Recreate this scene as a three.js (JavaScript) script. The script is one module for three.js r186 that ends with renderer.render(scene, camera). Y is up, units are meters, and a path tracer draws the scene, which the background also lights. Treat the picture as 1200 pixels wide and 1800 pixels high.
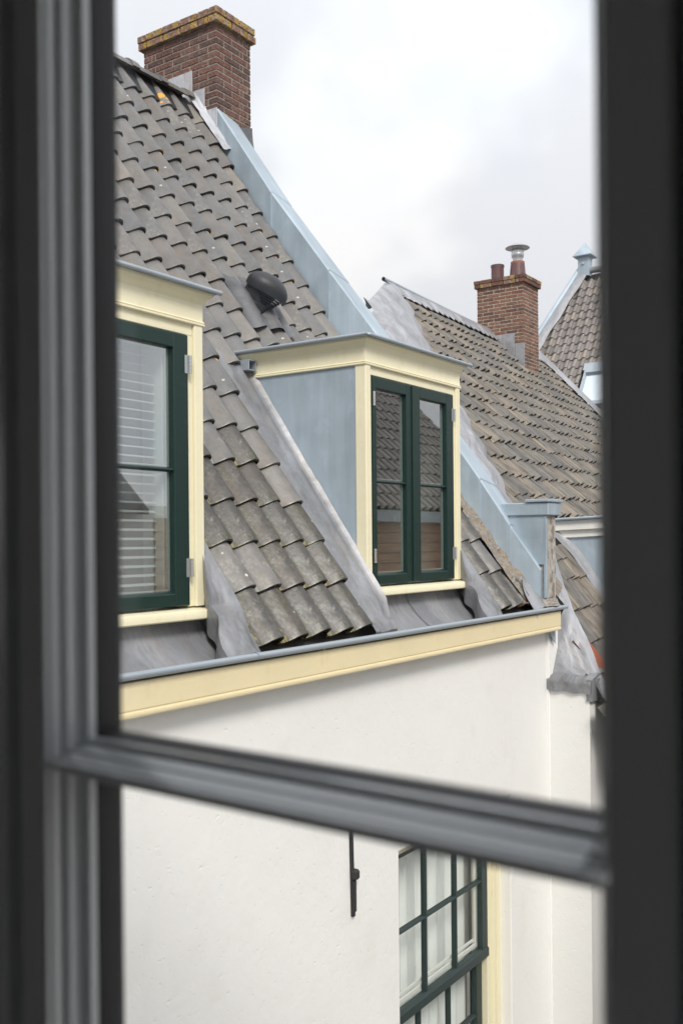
import * as THREE from 'three';
import { mergeGeometries, toCreasedNormals } from 'three/addons/utils/BufferGeometryUtils.js';

// ---------------------------------------------------------------- camera, sky, sun, exposure
const scene = new THREE.Scene();
const H = 7.2;                                   // eye height above the street; everything below is laid out around the eye
const camera = new THREE.PerspectiveCamera(2 * Math.atan(900 / 1725) * 180 / Math.PI, 1200 / 1800, 0.05, 400);
const YAW = Math.atan(1185 / 1725);              // the facade runs away to the right at 34.5 degrees from the view axis
{
  const F = new THREE.Vector3(Math.cos(YAW), 0, -Math.sin(YAW)), R = new THREE.Vector3(Math.sin(YAW), 0, Math.cos(YAW));
  const up = new THREE.Vector3(0, 1, 0), a = 0.009;          // slight roll of the hand-held camera
  const y2 = up.clone().addScaledVector(R, a).normalize(), x2 = R.clone().addScaledVector(up, -a).normalize();
  camera.matrixAutoUpdate = true;
  camera.position.set(0, H, 3);
  camera.quaternion.setFromRotationMatrix(new THREE.Matrix4().makeBasis(x2, y2, F.clone().negate()));
}
camera.setViewOffset(1200, 1800, 0, -50.7, 1200, 1800);      // rising lens
camera.focus = 7.5;
camera.userData.fStop = 4.2;

const renderer = new THREE.WebGLRenderer({ antialias: true });
renderer.toneMapping = THREE.LinearToneMapping;
renderer.toneMappingExposure = 1.97;
renderer.shadowMap.enabled = true;

// seeded randomness and tileable noise
let seed = 12345;
const rnd = () => { seed = (seed * 1664525 + 1013904223) >>> 0; return seed / 4294967296; };
const rr = (a, b) => a + (b - a) * rnd();
const NP = 64, ntab = new Float32Array(NP * NP); for (let i = 0; i < NP * NP; i++) ntab[i] = rnd();
function vnoise(x, y, p) {                       // p = period in cells
  const xi = Math.floor(x), yi = Math.floor(y), fx = x - xi, fy = y - yi, u = fx * fx * (3 - 2 * fx), v = fy * fy * (3 - 2 * fy);
  const g = (i, j) => ntab[(((j % p) + p) % p % NP) * NP + (((i % p) + p) % p % NP)];
  return (g(xi, yi) * (1 - u) + g(xi + 1, yi) * u) * (1 - v) + (g(xi, yi + 1) * (1 - u) + g(xi + 1, yi + 1) * u) * v;
}
function fbm(x, y, p, oct = 4) { let s = 0, a = 0.5, t = 0; for (let o = 0; o < oct; o++) { s += a * vnoise(x + o * 17, y + o * 31, p); t += a; x *= 2; y *= 2; p *= 2; a *= 0.5; } return s / t; }
const clamp = (x, a = 0, b = 1) => Math.min(b, Math.max(a, x)), mix = (a, b, t) => a + (b - a) * t, sst = (a, b, x) => { const t = clamp((x - a) / (b - a)); return t * t * (3 - 2 * t); };
const toS = (c) => 255 * (c <= 0.0031308 ? 12.92 * c : 1.055 * Math.pow(c, 1 / 2.4) - 0.055);
function tex(n, m, fn, srgb = true, rep = null) {
  const d = new Uint8Array(n * m * 4);
  for (let j = 0; j < m; j++) for (let i = 0; i < n; i++) {
    const c = fn(i / n, j / m, i, j), k = (j * n + i) * 4;
    for (let q = 0; q < 3; q++) { const v = Array.isArray(c) ? c[q] : c; d[k + q] = clamp(srgb ? toS(clamp(v)) : v * 255, 0, 255); }
    d[k + 3] = 255;
  }
  const t = new THREE.DataTexture(d, n, m, THREE.RGBAFormat);
  t.wrapS = t.wrapT = THREE.RepeatWrapping; t.magFilter = THREE.LinearFilter; t.minFilter = THREE.LinearMipmapLinearFilter; t.generateMipmaps = true;
  if (srgb) t.colorSpace = THREE.SRGBColorSpace; t.needsUpdate = true;
  if (rep) t.repeat.set(rep, rep);
  return t;
}

// bright overcast sky: thin broken cloud, a little blue-grey where it thickens
{
  const W = 1024, Hh = 512, d = new Float32Array(W * Hh * 4);
  for (let j = 0; j < Hh; j++) for (let i = 0; i < W; i++) {
    const el = (j + 0.5) / Hh * Math.PI - Math.PI / 2, az = i / W * 2 * Math.PI;
    const s = Math.max(0, Math.sin(el));
    const cx = Math.cos(az) / (s + 0.35) * 1.6 + 20, cy = Math.sin(az) / (s + 0.35) * 1.6 + 20;
    const n = fbm(cx * 2.3, cy * 2.3, 64, 6), m = fbm(cx * 0.45 + 7, cy * 0.45 + 3, 64, 3);
    const thick = sst(0.42, 0.60, 0.75 * n + 0.25 * m), gap = sst(0.56, 0.74, fbm(cx * 0.8 + 30, cy * 0.8 + 11, 64, 4));
    let L = 0.43 * (1 + 0.85 * s) * (1 - 0.14 * thick);
    const c = [mix(1.0, 0.965, thick), mix(1.0, 0.985, thick), mix(1.0, 1.03, thick)];
    c[0] = mix(c[0], 0.86, gap * 0.5); c[1] = mix(c[1], 0.95, gap * 0.5); c[2] = mix(c[2], 1.05, gap * 0.5);
    if (el < 0) L *= 0.45;
    const k = (j * W + i) * 4; d[k] = L * c[0]; d[k + 1] = L * c[1]; d[k + 2] = L * c[2]; d[k + 3] = 1;
  }
  const t = new THREE.DataTexture(d, W, Hh, THREE.RGBAFormat, THREE.FloatType);
  t.mapping = THREE.EquirectangularReflectionMapping; t.magFilter = THREE.LinearFilter; t.needsUpdate = true;
  scene.background = t; scene.environment = t;
}
const sun = new THREE.DirectionalLight(0xfffaf0, 1.5);
sun.position.set(-6, H + 15, 12); sun.target.position.set(5, H, 0);
sun.castShadow = true; sun.shadow.radius = 30; sun.shadow.mapSize.set(2048, 2048);
Object.assign(sun.shadow.camera, { left: -25, right: 25, top: 25, bottom: -25, near: 1, far: 80 });
scene.add(sun, sun.target);

// ---------------------------------------------------------------- helpers
const numbers = {};
function numbered(n) { const k = numbers[n] = (numbers[n] ?? -1) + 1; return k ? n + '_' + String(k).padStart(3, '0') : n; }
function shadows(o) { o.castShadow = o.receiveShadow = true; return o; }
function thing(name, label, category, at = [0, 0, 0], group) {
  const g = new THREE.Group(); g.name = numbered(name); g.position.set(at[0], at[1] + H, at[2]);
  g.userData = { label, category }; if (group) g.userData.group = group;
  g.at = at; scene.add(g); return g;
}
function struct(name, label, category, at = [0, 0, 0]) { const g = thing(name, label, category, at); g.userData.kind = 'structure'; return g; }
// geometry in eye coordinates becomes a named part of g (g.at = its base)
function part(g, name, geo, mat, root = g) {
  if (Array.isArray(geo)) geo = merge(geo);
  const at = root.at || [0, 0, 0]; geo.translate(-at[0], -at[1], -at[2]);
  const m = shadows(new THREE.Mesh(geo, mat)); m.name = name; g.add(m); m.at = at; return m;
}
function merge(list) {
  return mergeGeometries(list.map((g) => { const q = g.index ? g.toNonIndexed() : g; for (const k of Object.keys(q.attributes)) if (!['position', 'normal', 'uv'].includes(k)) q.deleteAttribute(k); return q; }));
}
// uv in metres from the dominant axis of the normal
function boxUV(g, s = 1) {
  if (g.index) g = g.toNonIndexed();
  g.computeVertexNormals();
  const p = g.attributes.position, n = g.attributes.normal, uv = new Float32Array(p.count * 2);
  for (let i = 0; i < p.count; i++) {
    const ax = Math.abs(n.getX(i)), ay = Math.abs(n.getY(i)), az = Math.abs(n.getZ(i));
    let u, v;
    if (ax >= ay && ax >= az) { u = p.getZ(i); v = p.getY(i); } else if (ay >= az) { u = p.getX(i); v = p.getZ(i); } else { u = p.getX(i); v = p.getY(i); }
    uv[2 * i] = u * s; uv[2 * i + 1] = v * s;
  }
  g.setAttribute('uv', new THREE.BufferAttribute(uv, 2));
  return g;
}
// chamfered box given by its limits
function cbox(x0, x1, y0, y1, z0, z1, c = 0.004) {
  c = Math.min(c, (x1 - x0) / 3, (y1 - y0) / 3, (z1 - z0) / 3);
  const X = [x0, x1], Y = [y0, y1], Z = [z0, z1], s = [1, -1], pos = [];
  const V = (i, j, k, a) => [X[i] + (a === 0 ? 0 : s[i] * c), Y[j] + (a === 1 ? 0 : s[j] * c), Z[k] + (a === 2 ? 0 : s[k] * c)];
  const tri = (a, b, d, out) => {
    const ux = b[0] - a[0], uy = b[1] - a[1], uz = b[2] - a[2], vx = d[0] - a[0], vy = d[1] - a[1], vz = d[2] - a[2];
    const n = [uy * vz - uz * vy, uz * vx - ux * vz, ux * vy - uy * vx];
    if (n[0] * out[0] + n[1] * out[1] + n[2] * out[2] >= 0) pos.push(...a, ...b, ...d); else pos.push(...a, ...d, ...b);
  };
  const quad = (a, b, d, e, out) => { tri(a, b, d, out); tri(a, d, e, out); };
  for (let a = 0; a < 3; a++) for (let v = 0; v < 2; v++) {
    const q = [[0, 0], [1, 0], [1, 1], [0, 1]].map(([p, r]) => { const t = [0, 0, 0]; t[a] = v; t[(a + 1) % 3] = p; t[(a + 2) % 3] = r; return V(...t, a); });
    const o = [0, 0, 0]; o[a] = v ? 1 : -1; quad(...q, o);
  }
  for (let a = 0; a < 3; a++) { const b = (a + 1) % 3, d = (a + 2) % 3; for (let p = 0; p < 2; p++) for (let r = 0; r < 2; r++) {
    const t0 = [0, 0, 0], t1 = [0, 0, 0]; t0[b] = t1[b] = p; t0[d] = t1[d] = r; t1[a] = 1;
    const o = [0, 0, 0]; o[b] = p ? 1 : -1; o[d] = r ? 1 : -1; quad(V(...t0, b), V(...t1, b), V(...t1, d), V(...t0, d), o);
  } }
  for (let i = 0; i < 2; i++) for (let j = 0; j < 2; j++) for (let k = 0; k < 2; k++) tri(V(i, j, k, 0), V(i, j, k, 1), V(i, j, k, 2), [i ? 1 : -1, j ? 1 : -1, k ? 1 : -1]);
  const g = new THREE.BufferGeometry(); g.setAttribute('position', new THREE.Float32BufferAttribute(pos, 3));
  return boxUV(g);
}
// closed profile [a,b] extruded along an axis: 'x' -> (z,y) profile, 'z' -> (x,y), 'y' -> (x,z)
function extrude(prof, axis, t0, t1, crease = 0.6) {
  const pos = [], n = prof.length;
  const P = (p, t) => axis === 'x' ? [t, p[1], p[0]] : axis === 'z' ? [p[0], p[1], t] : [p[0], t, p[1]];
  for (let i = 0; i < n; i++) { const a = prof[i], b = prof[(i + 1) % n]; pos.push(...P(a, t0), ...P(b, t0), ...P(b, t1), ...P(a, t0), ...P(b, t1), ...P(a, t1)); }
  for (const f of THREE.ShapeUtils.triangulateShape(prof.map((p) => new THREE.Vector2(...p)), [])) for (const t of [t0, t1]) for (const k of (t === t0 ? f : [...f].reverse())) pos.push(...P(prof[k], t));
  let g = new THREE.BufferGeometry(); g.setAttribute('position', new THREE.Float32BufferAttribute(pos, 3));
  // orient outwards
  if (THREE.ShapeUtils.area(prof.map((p) => new THREE.Vector2(...p))) * (t1 > t0 ? 1 : -1) * (axis === 'z' ? 1 : -1) < 0) { const q = g.attributes.position.array; for (let i = 0; i < q.length; i += 9) for (let k = 0; k < 3; k++) { const h = q[i + 3 + k]; q[i + 3 + k] = q[i + 6 + k]; q[i + 6 + k] = h; } }
  g = boxUV(g); return toCreasedNormals(g, crease);
}
// free surface from a grid of points P(i,j)
function grid(nu, nv, f, flip = false, uvs = 1) {
  const pos = [], uv = [], idx = [];
  for (let j = 0; j <= nv; j++) for (let i = 0; i <= nu; i++) { const p = f(i / nu, j / nv); pos.push(p[0], p[1], p[2]); uv.push((p[3] ?? i / nu) * uvs, (p[4] ?? j / nv) * uvs); }
  for (let j = 0; j < nv; j++) for (let i = 0; i < nu; i++) { const a = j * (nu + 1) + i, b = a + 1, c = a + nu + 1, d = c + 1; flip ? idx.push(a, c, b, b, c, d) : idx.push(a, b, c, b, d, c); }
  const g = new THREE.BufferGeometry(); g.setAttribute('position', new THREE.Float32BufferAttribute(pos, 3)); g.setAttribute('uv', new THREE.Float32BufferAttribute(uv, 2)); g.setIndex(idx); g.computeVertexNormals(); return g;
}
function hull8(p) { // eight corners: bottom a b c d, top e f g h (same order round)
  const q = [[0, 1, 2, 3], [7, 6, 5, 4], [0, 4, 5, 1], [1, 5, 6, 2], [2, 6, 7, 3], [3, 7, 4, 0]], pos = [];
  const cen = p.reduce((s, v) => s.map((x, k) => x + v[k] / 8), [0, 0, 0]);
  for (const f of q) for (const t of [[0, 1, 2], [0, 2, 3]]) {
    const [a, b, c] = t.map((k) => p[f[k]]);
    const n = new THREE.Vector3().crossVectors(new THREE.Vector3(b[0] - a[0], b[1] - a[1], b[2] - a[2]), new THREE.Vector3(c[0] - a[0], c[1] - a[1], c[2] - a[2]));
    const o = new THREE.Vector3(a[0] + b[0] + c[0], a[1] + b[1] + c[1], a[2] + b[2] + c[2]).divideScalar(3).sub(new THREE.Vector3(...cen));
    n.dot(o) > 0 ? pos.push(...a, ...b, ...c) : pos.push(...a, ...c, ...b);
  }
  const g = new THREE.BufferGeometry(); g.setAttribute('position', new THREE.Float32BufferAttribute(pos, 3)); return boxUV(g);
}
function tube(pts, r, seg = 24, rad = 10) { return new THREE.TubeGeometry(new THREE.CatmullRomCurve3(pts.map((p) => new THREE.Vector3(...p)), false, 'catmullrom', 0.1), seg, r, rad, false); }
function cyl(r0, r1, y0, y1, x, z, n = 24, open = false) { const g = new THREE.CylinderGeometry(r1, r0, y1 - y0, n, 1, open); g.translate(x, (y0 + y1) / 2, z); return g; }

// ---------------------------------------------------------------- materials
const std = (o) => new THREE.MeshStandardMaterial({ side: THREE.DoubleSide, ...o });
const phy = (o) => new THREE.MeshPhysicalMaterial({ side: THREE.DoubleSide, ...o });
const lin = (r, g, b) => new THREE.Color().setRGB(r, g, b);
const plasterBump = tex(512, 512, (u, v) => clamp(0.6 * fbm(u * 12, v * 12, 12, 5) + 0.4 * fbm(u * 40, v * 40, 40, 2) - 0.5 * sst(0.80, 0.86, fbm(u * 60 + 9, v * 60, 60, 2))), false);
const plasterMap = tex(512, 512, (u, v) => { const n = fbm(u * 5, v * 5, 5, 5), g = 0.55 * sst(0.62, 0.8, fbm(u * 9 + 4, v * 9, 9, 5)); const b = 0.81 + 0.05 * (n - 0.5); return [b * mix(1, 0.95, g), b * mix(0.993, 0.935, g), b * mix(0.972, 0.90, g)]; }, true, 0.42);
plasterBump.repeat.set(0.8, 0.8);
const M = {};
M.plaster = std({ map: plasterMap, bumpMap: plasterBump, bumpScale: 0.0028, roughness: 0.92 });
const paintBump = tex(256, 256, (u, v) => 0.5 * fbm(u * 4, v * 40, 40, 3) + 0.5 * fbm(u * 20, v * 20, 20, 3), false, 1.5);
const paintRough = tex(256, 256, (u, v) => [0, 0.32 + 0.3 * fbm(u * 8, v * 8, 8, 4), 0], false, 1.1);
const creamMap = (r, g, b, k) => tex(256, 256, (u, v) => { const n = fbm(u * 6, v * 6, 6, 5), d = 0.5 * sst(0.64, 0.8, fbm(u * 22 + k, v * 14, 14, 4)); const t = 0.965 + 0.07 * n; return [r * t * mix(1, 0.93, d), g * t * mix(1, 0.91, d), b * t * mix(1, 0.85, d)]; }, true, 0.8);
M.cream = std({ map: creamMap(0.82, 0.76, 0.55, 3), roughness: 1, roughnessMap: paintRough, bumpMap: paintBump, bumpScale: 0.0012 });
M.fascia = std({ map: creamMap(0.79, 0.68, 0.44, 9), roughness: 1, roughnessMap: paintRough, bumpMap: paintBump, bumpScale: 0.0012 });
M.white = std({ map: creamMap(0.78, 0.77, 0.73, 5), roughness: 0.6 });
M.green = phy({ color: lin(0.006, 0.026, 0.022), roughness: 0.36, specularIntensity: 0.8, bumpMap: paintBump, bumpScale: 0.0012 });
M.greenOld = phy({ color: lin(0.020, 0.036, 0.035), roughness: 0.42, bumpMap: paintBump, bumpScale: 0.0015 });
// zinc: blue-grey patina, streaked by rain, cloudy
const zincMap = tex(512, 512, (u, v) => { const n = fbm(u * 5, v * 5, 5, 5), s = fbm(u * 36, v * 3, 36, 3), w = sst(0.66, 0.76, fbm(u * 14 + 9, v * 14, 14, 4)); const b = 0.84 + 0.36 * (n - 0.5) + 0.20 * (s - 0.5) + 0.06 * w; return [0.445 * b, 0.53 * b, 0.605 * b]; }, true, 0.7);
const zincRough = tex(256, 256, (u, v) => [0, 0.42 + 0.3 * fbm(u * 7, v * 7, 7, 4), 0], false, 0.9);
M.zinc = std({ map: zincMap, metalness: 0.25, roughness: 1, roughnessMap: zincRough });
M.zincRim = std({ color: lin(0.40, 0.45, 0.50), map: tex(256, 256, (u, v) => { const n = 0.75 + 0.5 * fbm(u * 9, v * 9, 9, 4); return [n, n, n].map((x) => clamp(x)); }, true, 2), metalness: 0.45, roughness: 0.48 });
// lead: dark blue-grey with chalky white bloom and brownish stains
const leadFn = (k, light) => tex(512, 512, (u, v) => {
  const n = fbm(u * 4 + k, v * 4, 4, 5), w = sst(0.50, 0.74, fbm(u * 6 + 3 + k, v * 4 + 1, 8, 5)), st = sst(0.60, 0.74, fbm(u * 30, v * 12 + k, 30, 4)), f = fbm(u * 60, v * 60, 60, 2), br = sst(0.50, 0.70, fbm(u * 24 + k, v * 4 + 2, 24, 4));
  let b = (0.215 + 0.16 * (n - 0.5) + 0.04 * (f - 0.5)) * light; b = mix(b, b * 1.35, w * 0.7); b *= mix(1, 0.86, st) * mix(1, 0.93, br);
  return [b * mix(0.98, 1.02, br), b * 1.005, b * mix(1.09, 1.04, br)];
}, true, 1.1);
const leadBump = tex(256, 256, (u, v) => fbm(u * 5, v * 5, 5, 4), false, 1.6);
M.lead = std({ map: leadFn(0, 1.1), metalness: 0.25, roughness: 0.46, bumpMap: leadBump, bumpScale: 0.006 });
M.leadPale = std({ map: leadFn(5, 1.5), metalness: 0.2, roughness: 0.5, bumpMap: leadBump, bumpScale: 0.010 });
M.leadDark = std({ map: leadFn(9, 0.55), metalness: 0.15, roughness: 0.48, bumpMap: leadBump, bumpScale: 0.006 });
M.leadChalk = std({ map: leadFn(3, 2.1), metalness: 0, roughness: 0.75, bumpMap: leadBump, bumpScale: 0.008 });
M.mortar = std({ map: tex(256, 256, (u, v) => { const n = fbm(u * 18, v * 18, 18, 4), o = sst(0.5, 0.7, fbm(u * 9 + 2, v * 9, 9, 4)); const b = 0.24 + 0.24 * (n - 0.5); return [b * mix(1, 1.12, o), b * mix(0.93, 0.80, o), b * mix(0.84, 0.52, o)]; }, true, 3), roughness: 1, bumpMap: plasterBump, bumpScale: 0.02 });
M.stone = std({ map: tex(256, 256, (u, v) => { const n = fbm(u * 10, v * 10, 10, 5), o = sst(0.52, 0.66, fbm(u * 14 + 2, v * 7, 14, 4)); const b = 0.40 + 0.3 * (n - 0.5); return [b * mix(1, 0.6, o), b * mix(0.93, 0.52, o), b * mix(0.84, 0.43, o)]; }, true, 2.2), roughness: 1, bumpMap: plasterBump, bumpScale: 0.012 });
M.iron = std({ color: lin(0.022, 0.022, 0.024), roughness: 0.7, bumpMap: plasterBump, bumpScale: 0.01 });
M.steel = std({ color: lin(0.55, 0.56, 0.57), metalness: 0.85, roughness: 0.35 });
M.plastic = std({ color: lin(0.022, 0.024, 0.028), roughness: 0.5 });
M.plasticGrey = std({ color: lin(0.05, 0.053, 0.06), roughness: 0.5 });
M.rubber = std({ color: lin(0.012, 0.012, 0.014), roughness: 0.6 });
M.spacer = std({ color: lin(0.52, 0.55, 0.54), roughness: 0.5 });
M.glass = phy({ color: lin(0.93, 0.96, 0.95), transmission: 1, thickness: 0, ior: 3.1, roughness: 0 });
M.glassNear = phy({ color: lin(1, 1, 1), transmission: 1, thickness: 0, ior: 1.45, roughness: 0 });
M.liner = std({ color: lin(0.48, 0.47, 0.45), roughness: 0.9 });
M.blind = std({ color: lin(0.66, 0.69, 0.68), roughness: 0.5 });
M.curtain = std({ color: lin(0.90, 0.905, 0.89), roughness: 1 });
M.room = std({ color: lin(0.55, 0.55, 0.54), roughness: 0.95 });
M.frame = phy({ color: lin(0.77, 0.80, 0.82), roughness: 0.28, clearcoat: 1, clearcoatRoughness: 0.12 });
M.ground = std({ map: tex(256, 256, (u, v) => { const b = 0.16 + 0.12 * (fbm(u * 16, v * 16, 16, 4) - 0.5); return [b, b * 0.96, b * 0.9]; }, true, 0.5), roughness: 1 });
M.deck = std({ color: lin(0.03, 0.028, 0.026), roughness: 1 });
M.ochreWood = std({ map: tex(256, 256, (u, v) => { const n = fbm(u * 3, v * 40, 40, 3); const b = 0.8 + 0.5 * (n - 0.5); return [0.46 * b, 0.27 * b, 0.17 * b]; }, true, 0.6), roughness: 0.7 });

// pantile faces: a sheet of 4 x 4 weathered tile faces (u across, v up the tile)
function tileAtlas(fn) { return tex(1024, 1024, (u, v) => { const ci = Math.floor(u * 4), cj = Math.floor(v * 4); return fn(ci + 4 * cj, u * 4 - ci, v * 4 - cj, u, v); }); }
const spots = []; for (let k = 0; k < 16; k++) { const a = []; const n = [0, 1, 0, 1, 0, 0, 2, 1, 4, 0, 3, 1, 0, 1, 0, 0][k]; for (let i = 0; i < n; i++) a.push([rr(0.1, 0.95), rr(0.05, 0.75), rr(0.012, 0.045), rnd()]); spots.push(a); }
spots[11] = [[0.62, 0.34, 0.16, 0.1], [0.78, 0.22, 0.08, 0.1], [0.5, 0.12, 0.05, 0.1], [0.7, 0.08, 0.04, 0.1]];
const mainAtlas = tileAtlas((k, u, v, U, V) => {
  const n = fbm(U * 16, V * 16, 16, 5), f = fbm(U * 90, V * 90, 90, 2), p = fbm(U * 24 + 5, V * 10, 24, 4);
  let b = 0.150 + 0.085 * (n - 0.5) + 0.035 * (f - 0.5) + 0.006 * ((k * 7) % 5 - 2); if (k === 4) b *= 1.15;
  const warm = Math.max(sst(0.56, 0.78, p), k === 4 ? 0.8 : 0); let c = [b * mix(1.0, 1.08, warm), b * mix(0.985, 0.985, warm), b * mix(0.985, 0.90, warm)];
  if (k >= 8) { const d = sst(0.54, 0.70, fbm(U * 80 + 3, V * 60, 80, 4)) * sst(0.42, 0.6, n); const pl = k === 9 ? 0.75 : 0.28; c = c.map((x, q) => mix(x, [0.36, 0.345, 0.30][q], d * pl)); }
  if (k >= 12) { c = c.map((x, q) => x * [0.47, 0.445, 0.41][q] * (1 + 0.5 * (f - 0.5))); // moss and algae lodged along the side lap and at the lower edge, in grains
    const e = Math.max(sst(0.44, 0.26, u) * sst(0.40 + 0.18 * (k - 12), 0.05, v), sst(0.07, 0.01, v) * 0.55 * sst(0.6, 0.4, u)), g = sst(0.54, 0.68, fbm(U * 110, V * 70, 110, 3) * 0.85 + e * 0.30); c = c.map((x, q) => mix(x, [0.27, 0.225, 0.085][q], 0.8 * g * sst(0.05, 0.4, e)));
    const sp = sst(0.70, 0.76, fbm(U * 200, V * 140 + 3, 200, 2)) * sst(0.5, 0.62, fbm(U * 14 + 3, V * 9, 14, 3)); c = c.map((x, q) => mix(x, [0.46, 0.45, 0.38][q], sp * 0.25)); const gr = sst(0.5, 0.7, fbm(U * 12 + 8, V * 12, 12, 4)); c = c.map((x, q) => mix(x, x * [0.86, 0.90, 0.74][q], gr));
  }
  for (const [a, s, r, t] of spots[k]) { const dx = (u - a) * 0.207, dy = (v - s) * 0.36, d = Math.hypot(dx, dy) / (r * 0.2) + 0.7 * (fbm(U * 120, V * 120, 120, 2) - 0.5); if (d < 1) c = t < (k < 12 ? 0.5 : 0.15) ? [0.70, 0.33, 0.03] : [0.52, 0.52, 0.46]; }
  return c;
});
const oldAtlas = tileAtlas((k, u, v, U, V) => {
  const s = fbm(U * 60, V * 6, 60, 4), n = fbm(U * 14, V * 14, 14, 4), w = ((k * 5) % 16) / 16;
  let b = 0.175 + 0.16 * (s - 0.5) + 0.08 * (n - 0.5) + 0.06 * (w - 0.5);
  const warm = sst(0.35, 0.9, w * 0.6 + s * 0.6), dark = sst(0.55, 0.75, fbm(U * 40 + 9, V * 10, 40, 4));
  b *= mix(1, 0.62, dark);
  return [b * mix(1, 1.10, warm), b * mix(0.96, 0.95, warm), b * mix(0.91, 0.80, warm)];
});
const tileRough = tex(256, 256, (u, v) => [0, 0.27 + 0.32 * fbm(u * 10, v * 10, 10, 4), 0], false, 4);
const tileBump = tex(256, 256, (u, v) => fbm(u * 24, v * 24, 24, 4), false, 4);
const tileMats = [[1, 1, 1], [0.90, 0.91, 0.93], [1.10, 1.07, 1.03], [1.02, 0.97, 0.93]].map((t) => std({ map: mainAtlas, color: lin(...t), roughness: 1, roughnessMap: tileRough, bumpMap: tileBump, bumpScale: 0.0007 }));
const oldTileMats = [[1, 1, 1], [1.12, 1.10, 1.06], [0.84, 0.85, 0.86]].map((t) => std({ map: oldAtlas, color: lin(...t), roughness: 0.95, bumpMap: tileBump, bumpScale: 0.004 }));
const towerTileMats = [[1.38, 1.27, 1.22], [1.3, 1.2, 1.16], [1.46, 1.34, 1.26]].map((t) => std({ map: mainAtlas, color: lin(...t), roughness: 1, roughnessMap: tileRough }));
M.redTile = std({ color: lin(0.36, 0.095, 0.045), roughness: 0.8, map: tex(128, 128, (u, v) => { const n = 0.7 + 0.6 * (fbm(u * 9, v * 9, 9, 4) - 0.2); return [n, n, n]; }) });

// one pantile: X across, Y off the roof, Z down the slope, origin at its lower left corner
const PROF = [[-0.03, 0.020], [0.03, 0.010], [0.10, 0.003], [0.19, 0.0], [0.30, 0.002], [0.39, 0.010], [0.47, 0.022], [0.55, 0.038], [0.63, 0.052], [0.71, 0.062], [0.79, 0.067], [0.87, 0.066], [0.94, 0.060], [1.0, 0.050], [1.035, 0.038], [1.04, 0.024]];
function pantile(W, L, cell, o = {}) {
  const lift = o.lift ?? 0.034, th = o.th ?? 0.019, amp = o.amp ?? 1, sk = o.skew ?? 0, cu = (cell % 4) / 4, cv = Math.floor(cell / 4) / 4, n = PROF.length;
  const pos = [], uv = [], idx = [];
  const add = (px, h, zz, dy) => { const t = -zz / L; pos.push(px * W + sk * (1 - t), h * amp + lift * (1 - t) + dy, zz); uv.push(cu + 0.25 * clamp(0.02 + px * 0.93, 0.01, 0.99), cv + 0.25 * clamp(0.02 + t * 0.95, 0.01, 0.99)); return pos.length / 3 - 1; };
  const rows = [[-L, 0], [-L * 0.5, 0], [-0.010, 0], [-0.001, -0.002]], R = rows.map(([z, dy]) => PROF.map(([p, h]) => add(p, h, z, dy)));
  for (let r = 0; r < rows.length - 1; r++) for (let i = 0; i < n - 1; i++) idx.push(R[r][i], R[r + 1][i], R[r][i + 1], R[r][i + 1], R[r + 1][i], R[r + 1][i + 1]);
  const a = PROF.map(([p, h]) => add(p, h, -0.001, -0.002)), b = PROF.map(([p, h]) => add(p, h, 0, -th)), c = PROF.map(([p, h]) => add(p, h, -0.05, -th));
  for (let i = 0; i < n - 1; i++) idx.push(a[i], b[i], a[i + 1], a[i + 1], b[i], b[i + 1], b[i], c[i], b[i + 1], b[i + 1], c[i], c[i + 1]);
  const g = new THREE.BufferGeometry(); g.setAttribute('position', new THREE.Float32BufferAttribute(pos, 3)); g.setAttribute('uv', new THREE.Float32BufferAttribute(uv, 2)); g.setIndex(idx); g.computeVertexNormals(); return g;
}
camera.updateMatrixWorld(true); camera.updateProjectionMatrix();
const inv = camera.matrixWorld.clone().invert();
function seen(v, m = 0.0) { const p = v.clone().applyMatrix4(inv); if (p.z > -0.1) return 0; p.applyMatrix4(camera.projectionMatrix); return p.x > -0.70 - m && p.x < 0.78 + m && p.y > -1.05 && p.y < 1.05; }
// lay tiles on a roof Mesh (local: x along eave, y off the roof, z down the slope): the nearest ones in view are meshes, the rest one mass
function layTiles(roof, spots, geos, mats, name) {
  roof.updateWorldMatrix(true, false);
  const list = spots.map((s) => { const w = new THREE.Vector3(s.x, 0, s.z).applyMatrix4(roof.matrixWorld); return { ...s, w, d: w.distanceTo(camera.position), v: seen(w) || seen(new THREE.Vector3(s.x + 0.2, 0, s.z - 0.28).applyMatrix4(roof.matrixWorld)) }; });
  const inView = list.filter((s) => s.v).sort((a, b) => a.d - b.d), near = new Set(inView.slice(0, 300));
  const rest = [];
  for (const s of list) {
    const g = geos[s.g ?? Math.floor(rnd() * geos.length)], m = mats[Math.floor(rnd() * mats.length)];
    const o = new THREE.Mesh(g, m); o.position.set(s.x + rr(-0.003, 0.003), rr(0, 0.004), s.z + rr(-0.006, 0.006)); o.rotation.set(rr(-0.010, 0.010), rr(-0.009, 0.009), rr(-0.010, 0.010));
    if (s.mat) o.material = s.mat;
    if (near.has(s)) { o.name = name; roof.add(shadows(o)); } else { o.updateMatrix(); rest.push([o.matrix.clone(), g, o.material]); }
  }
  const by = new Map(); for (const [mm, g, m] of rest) { const k = g.uuid + m.uuid; if (!by.has(k)) by.set(k, { g, m, l: [] }); by.get(k).l.push(mm); }
  if (rest.length) { // a single joined sheet for the remaining tiles, coloured like the others
    const mats2 = [...new Set(rest.map((r) => r[2]))];
    const geo = mergeGeometries(mats2.map((m) => mergeGeometries(rest.filter((r) => r[2] === m).map(([mm, g]) => g.clone().applyMatrix4(mm)))), true);
    const o = shadows(new THREE.Mesh(geo, mats2)); o.name = 'remaining_roof_tiles'; o.userData.kind = 'stuff'; roof.add(o);
  }
}

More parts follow.
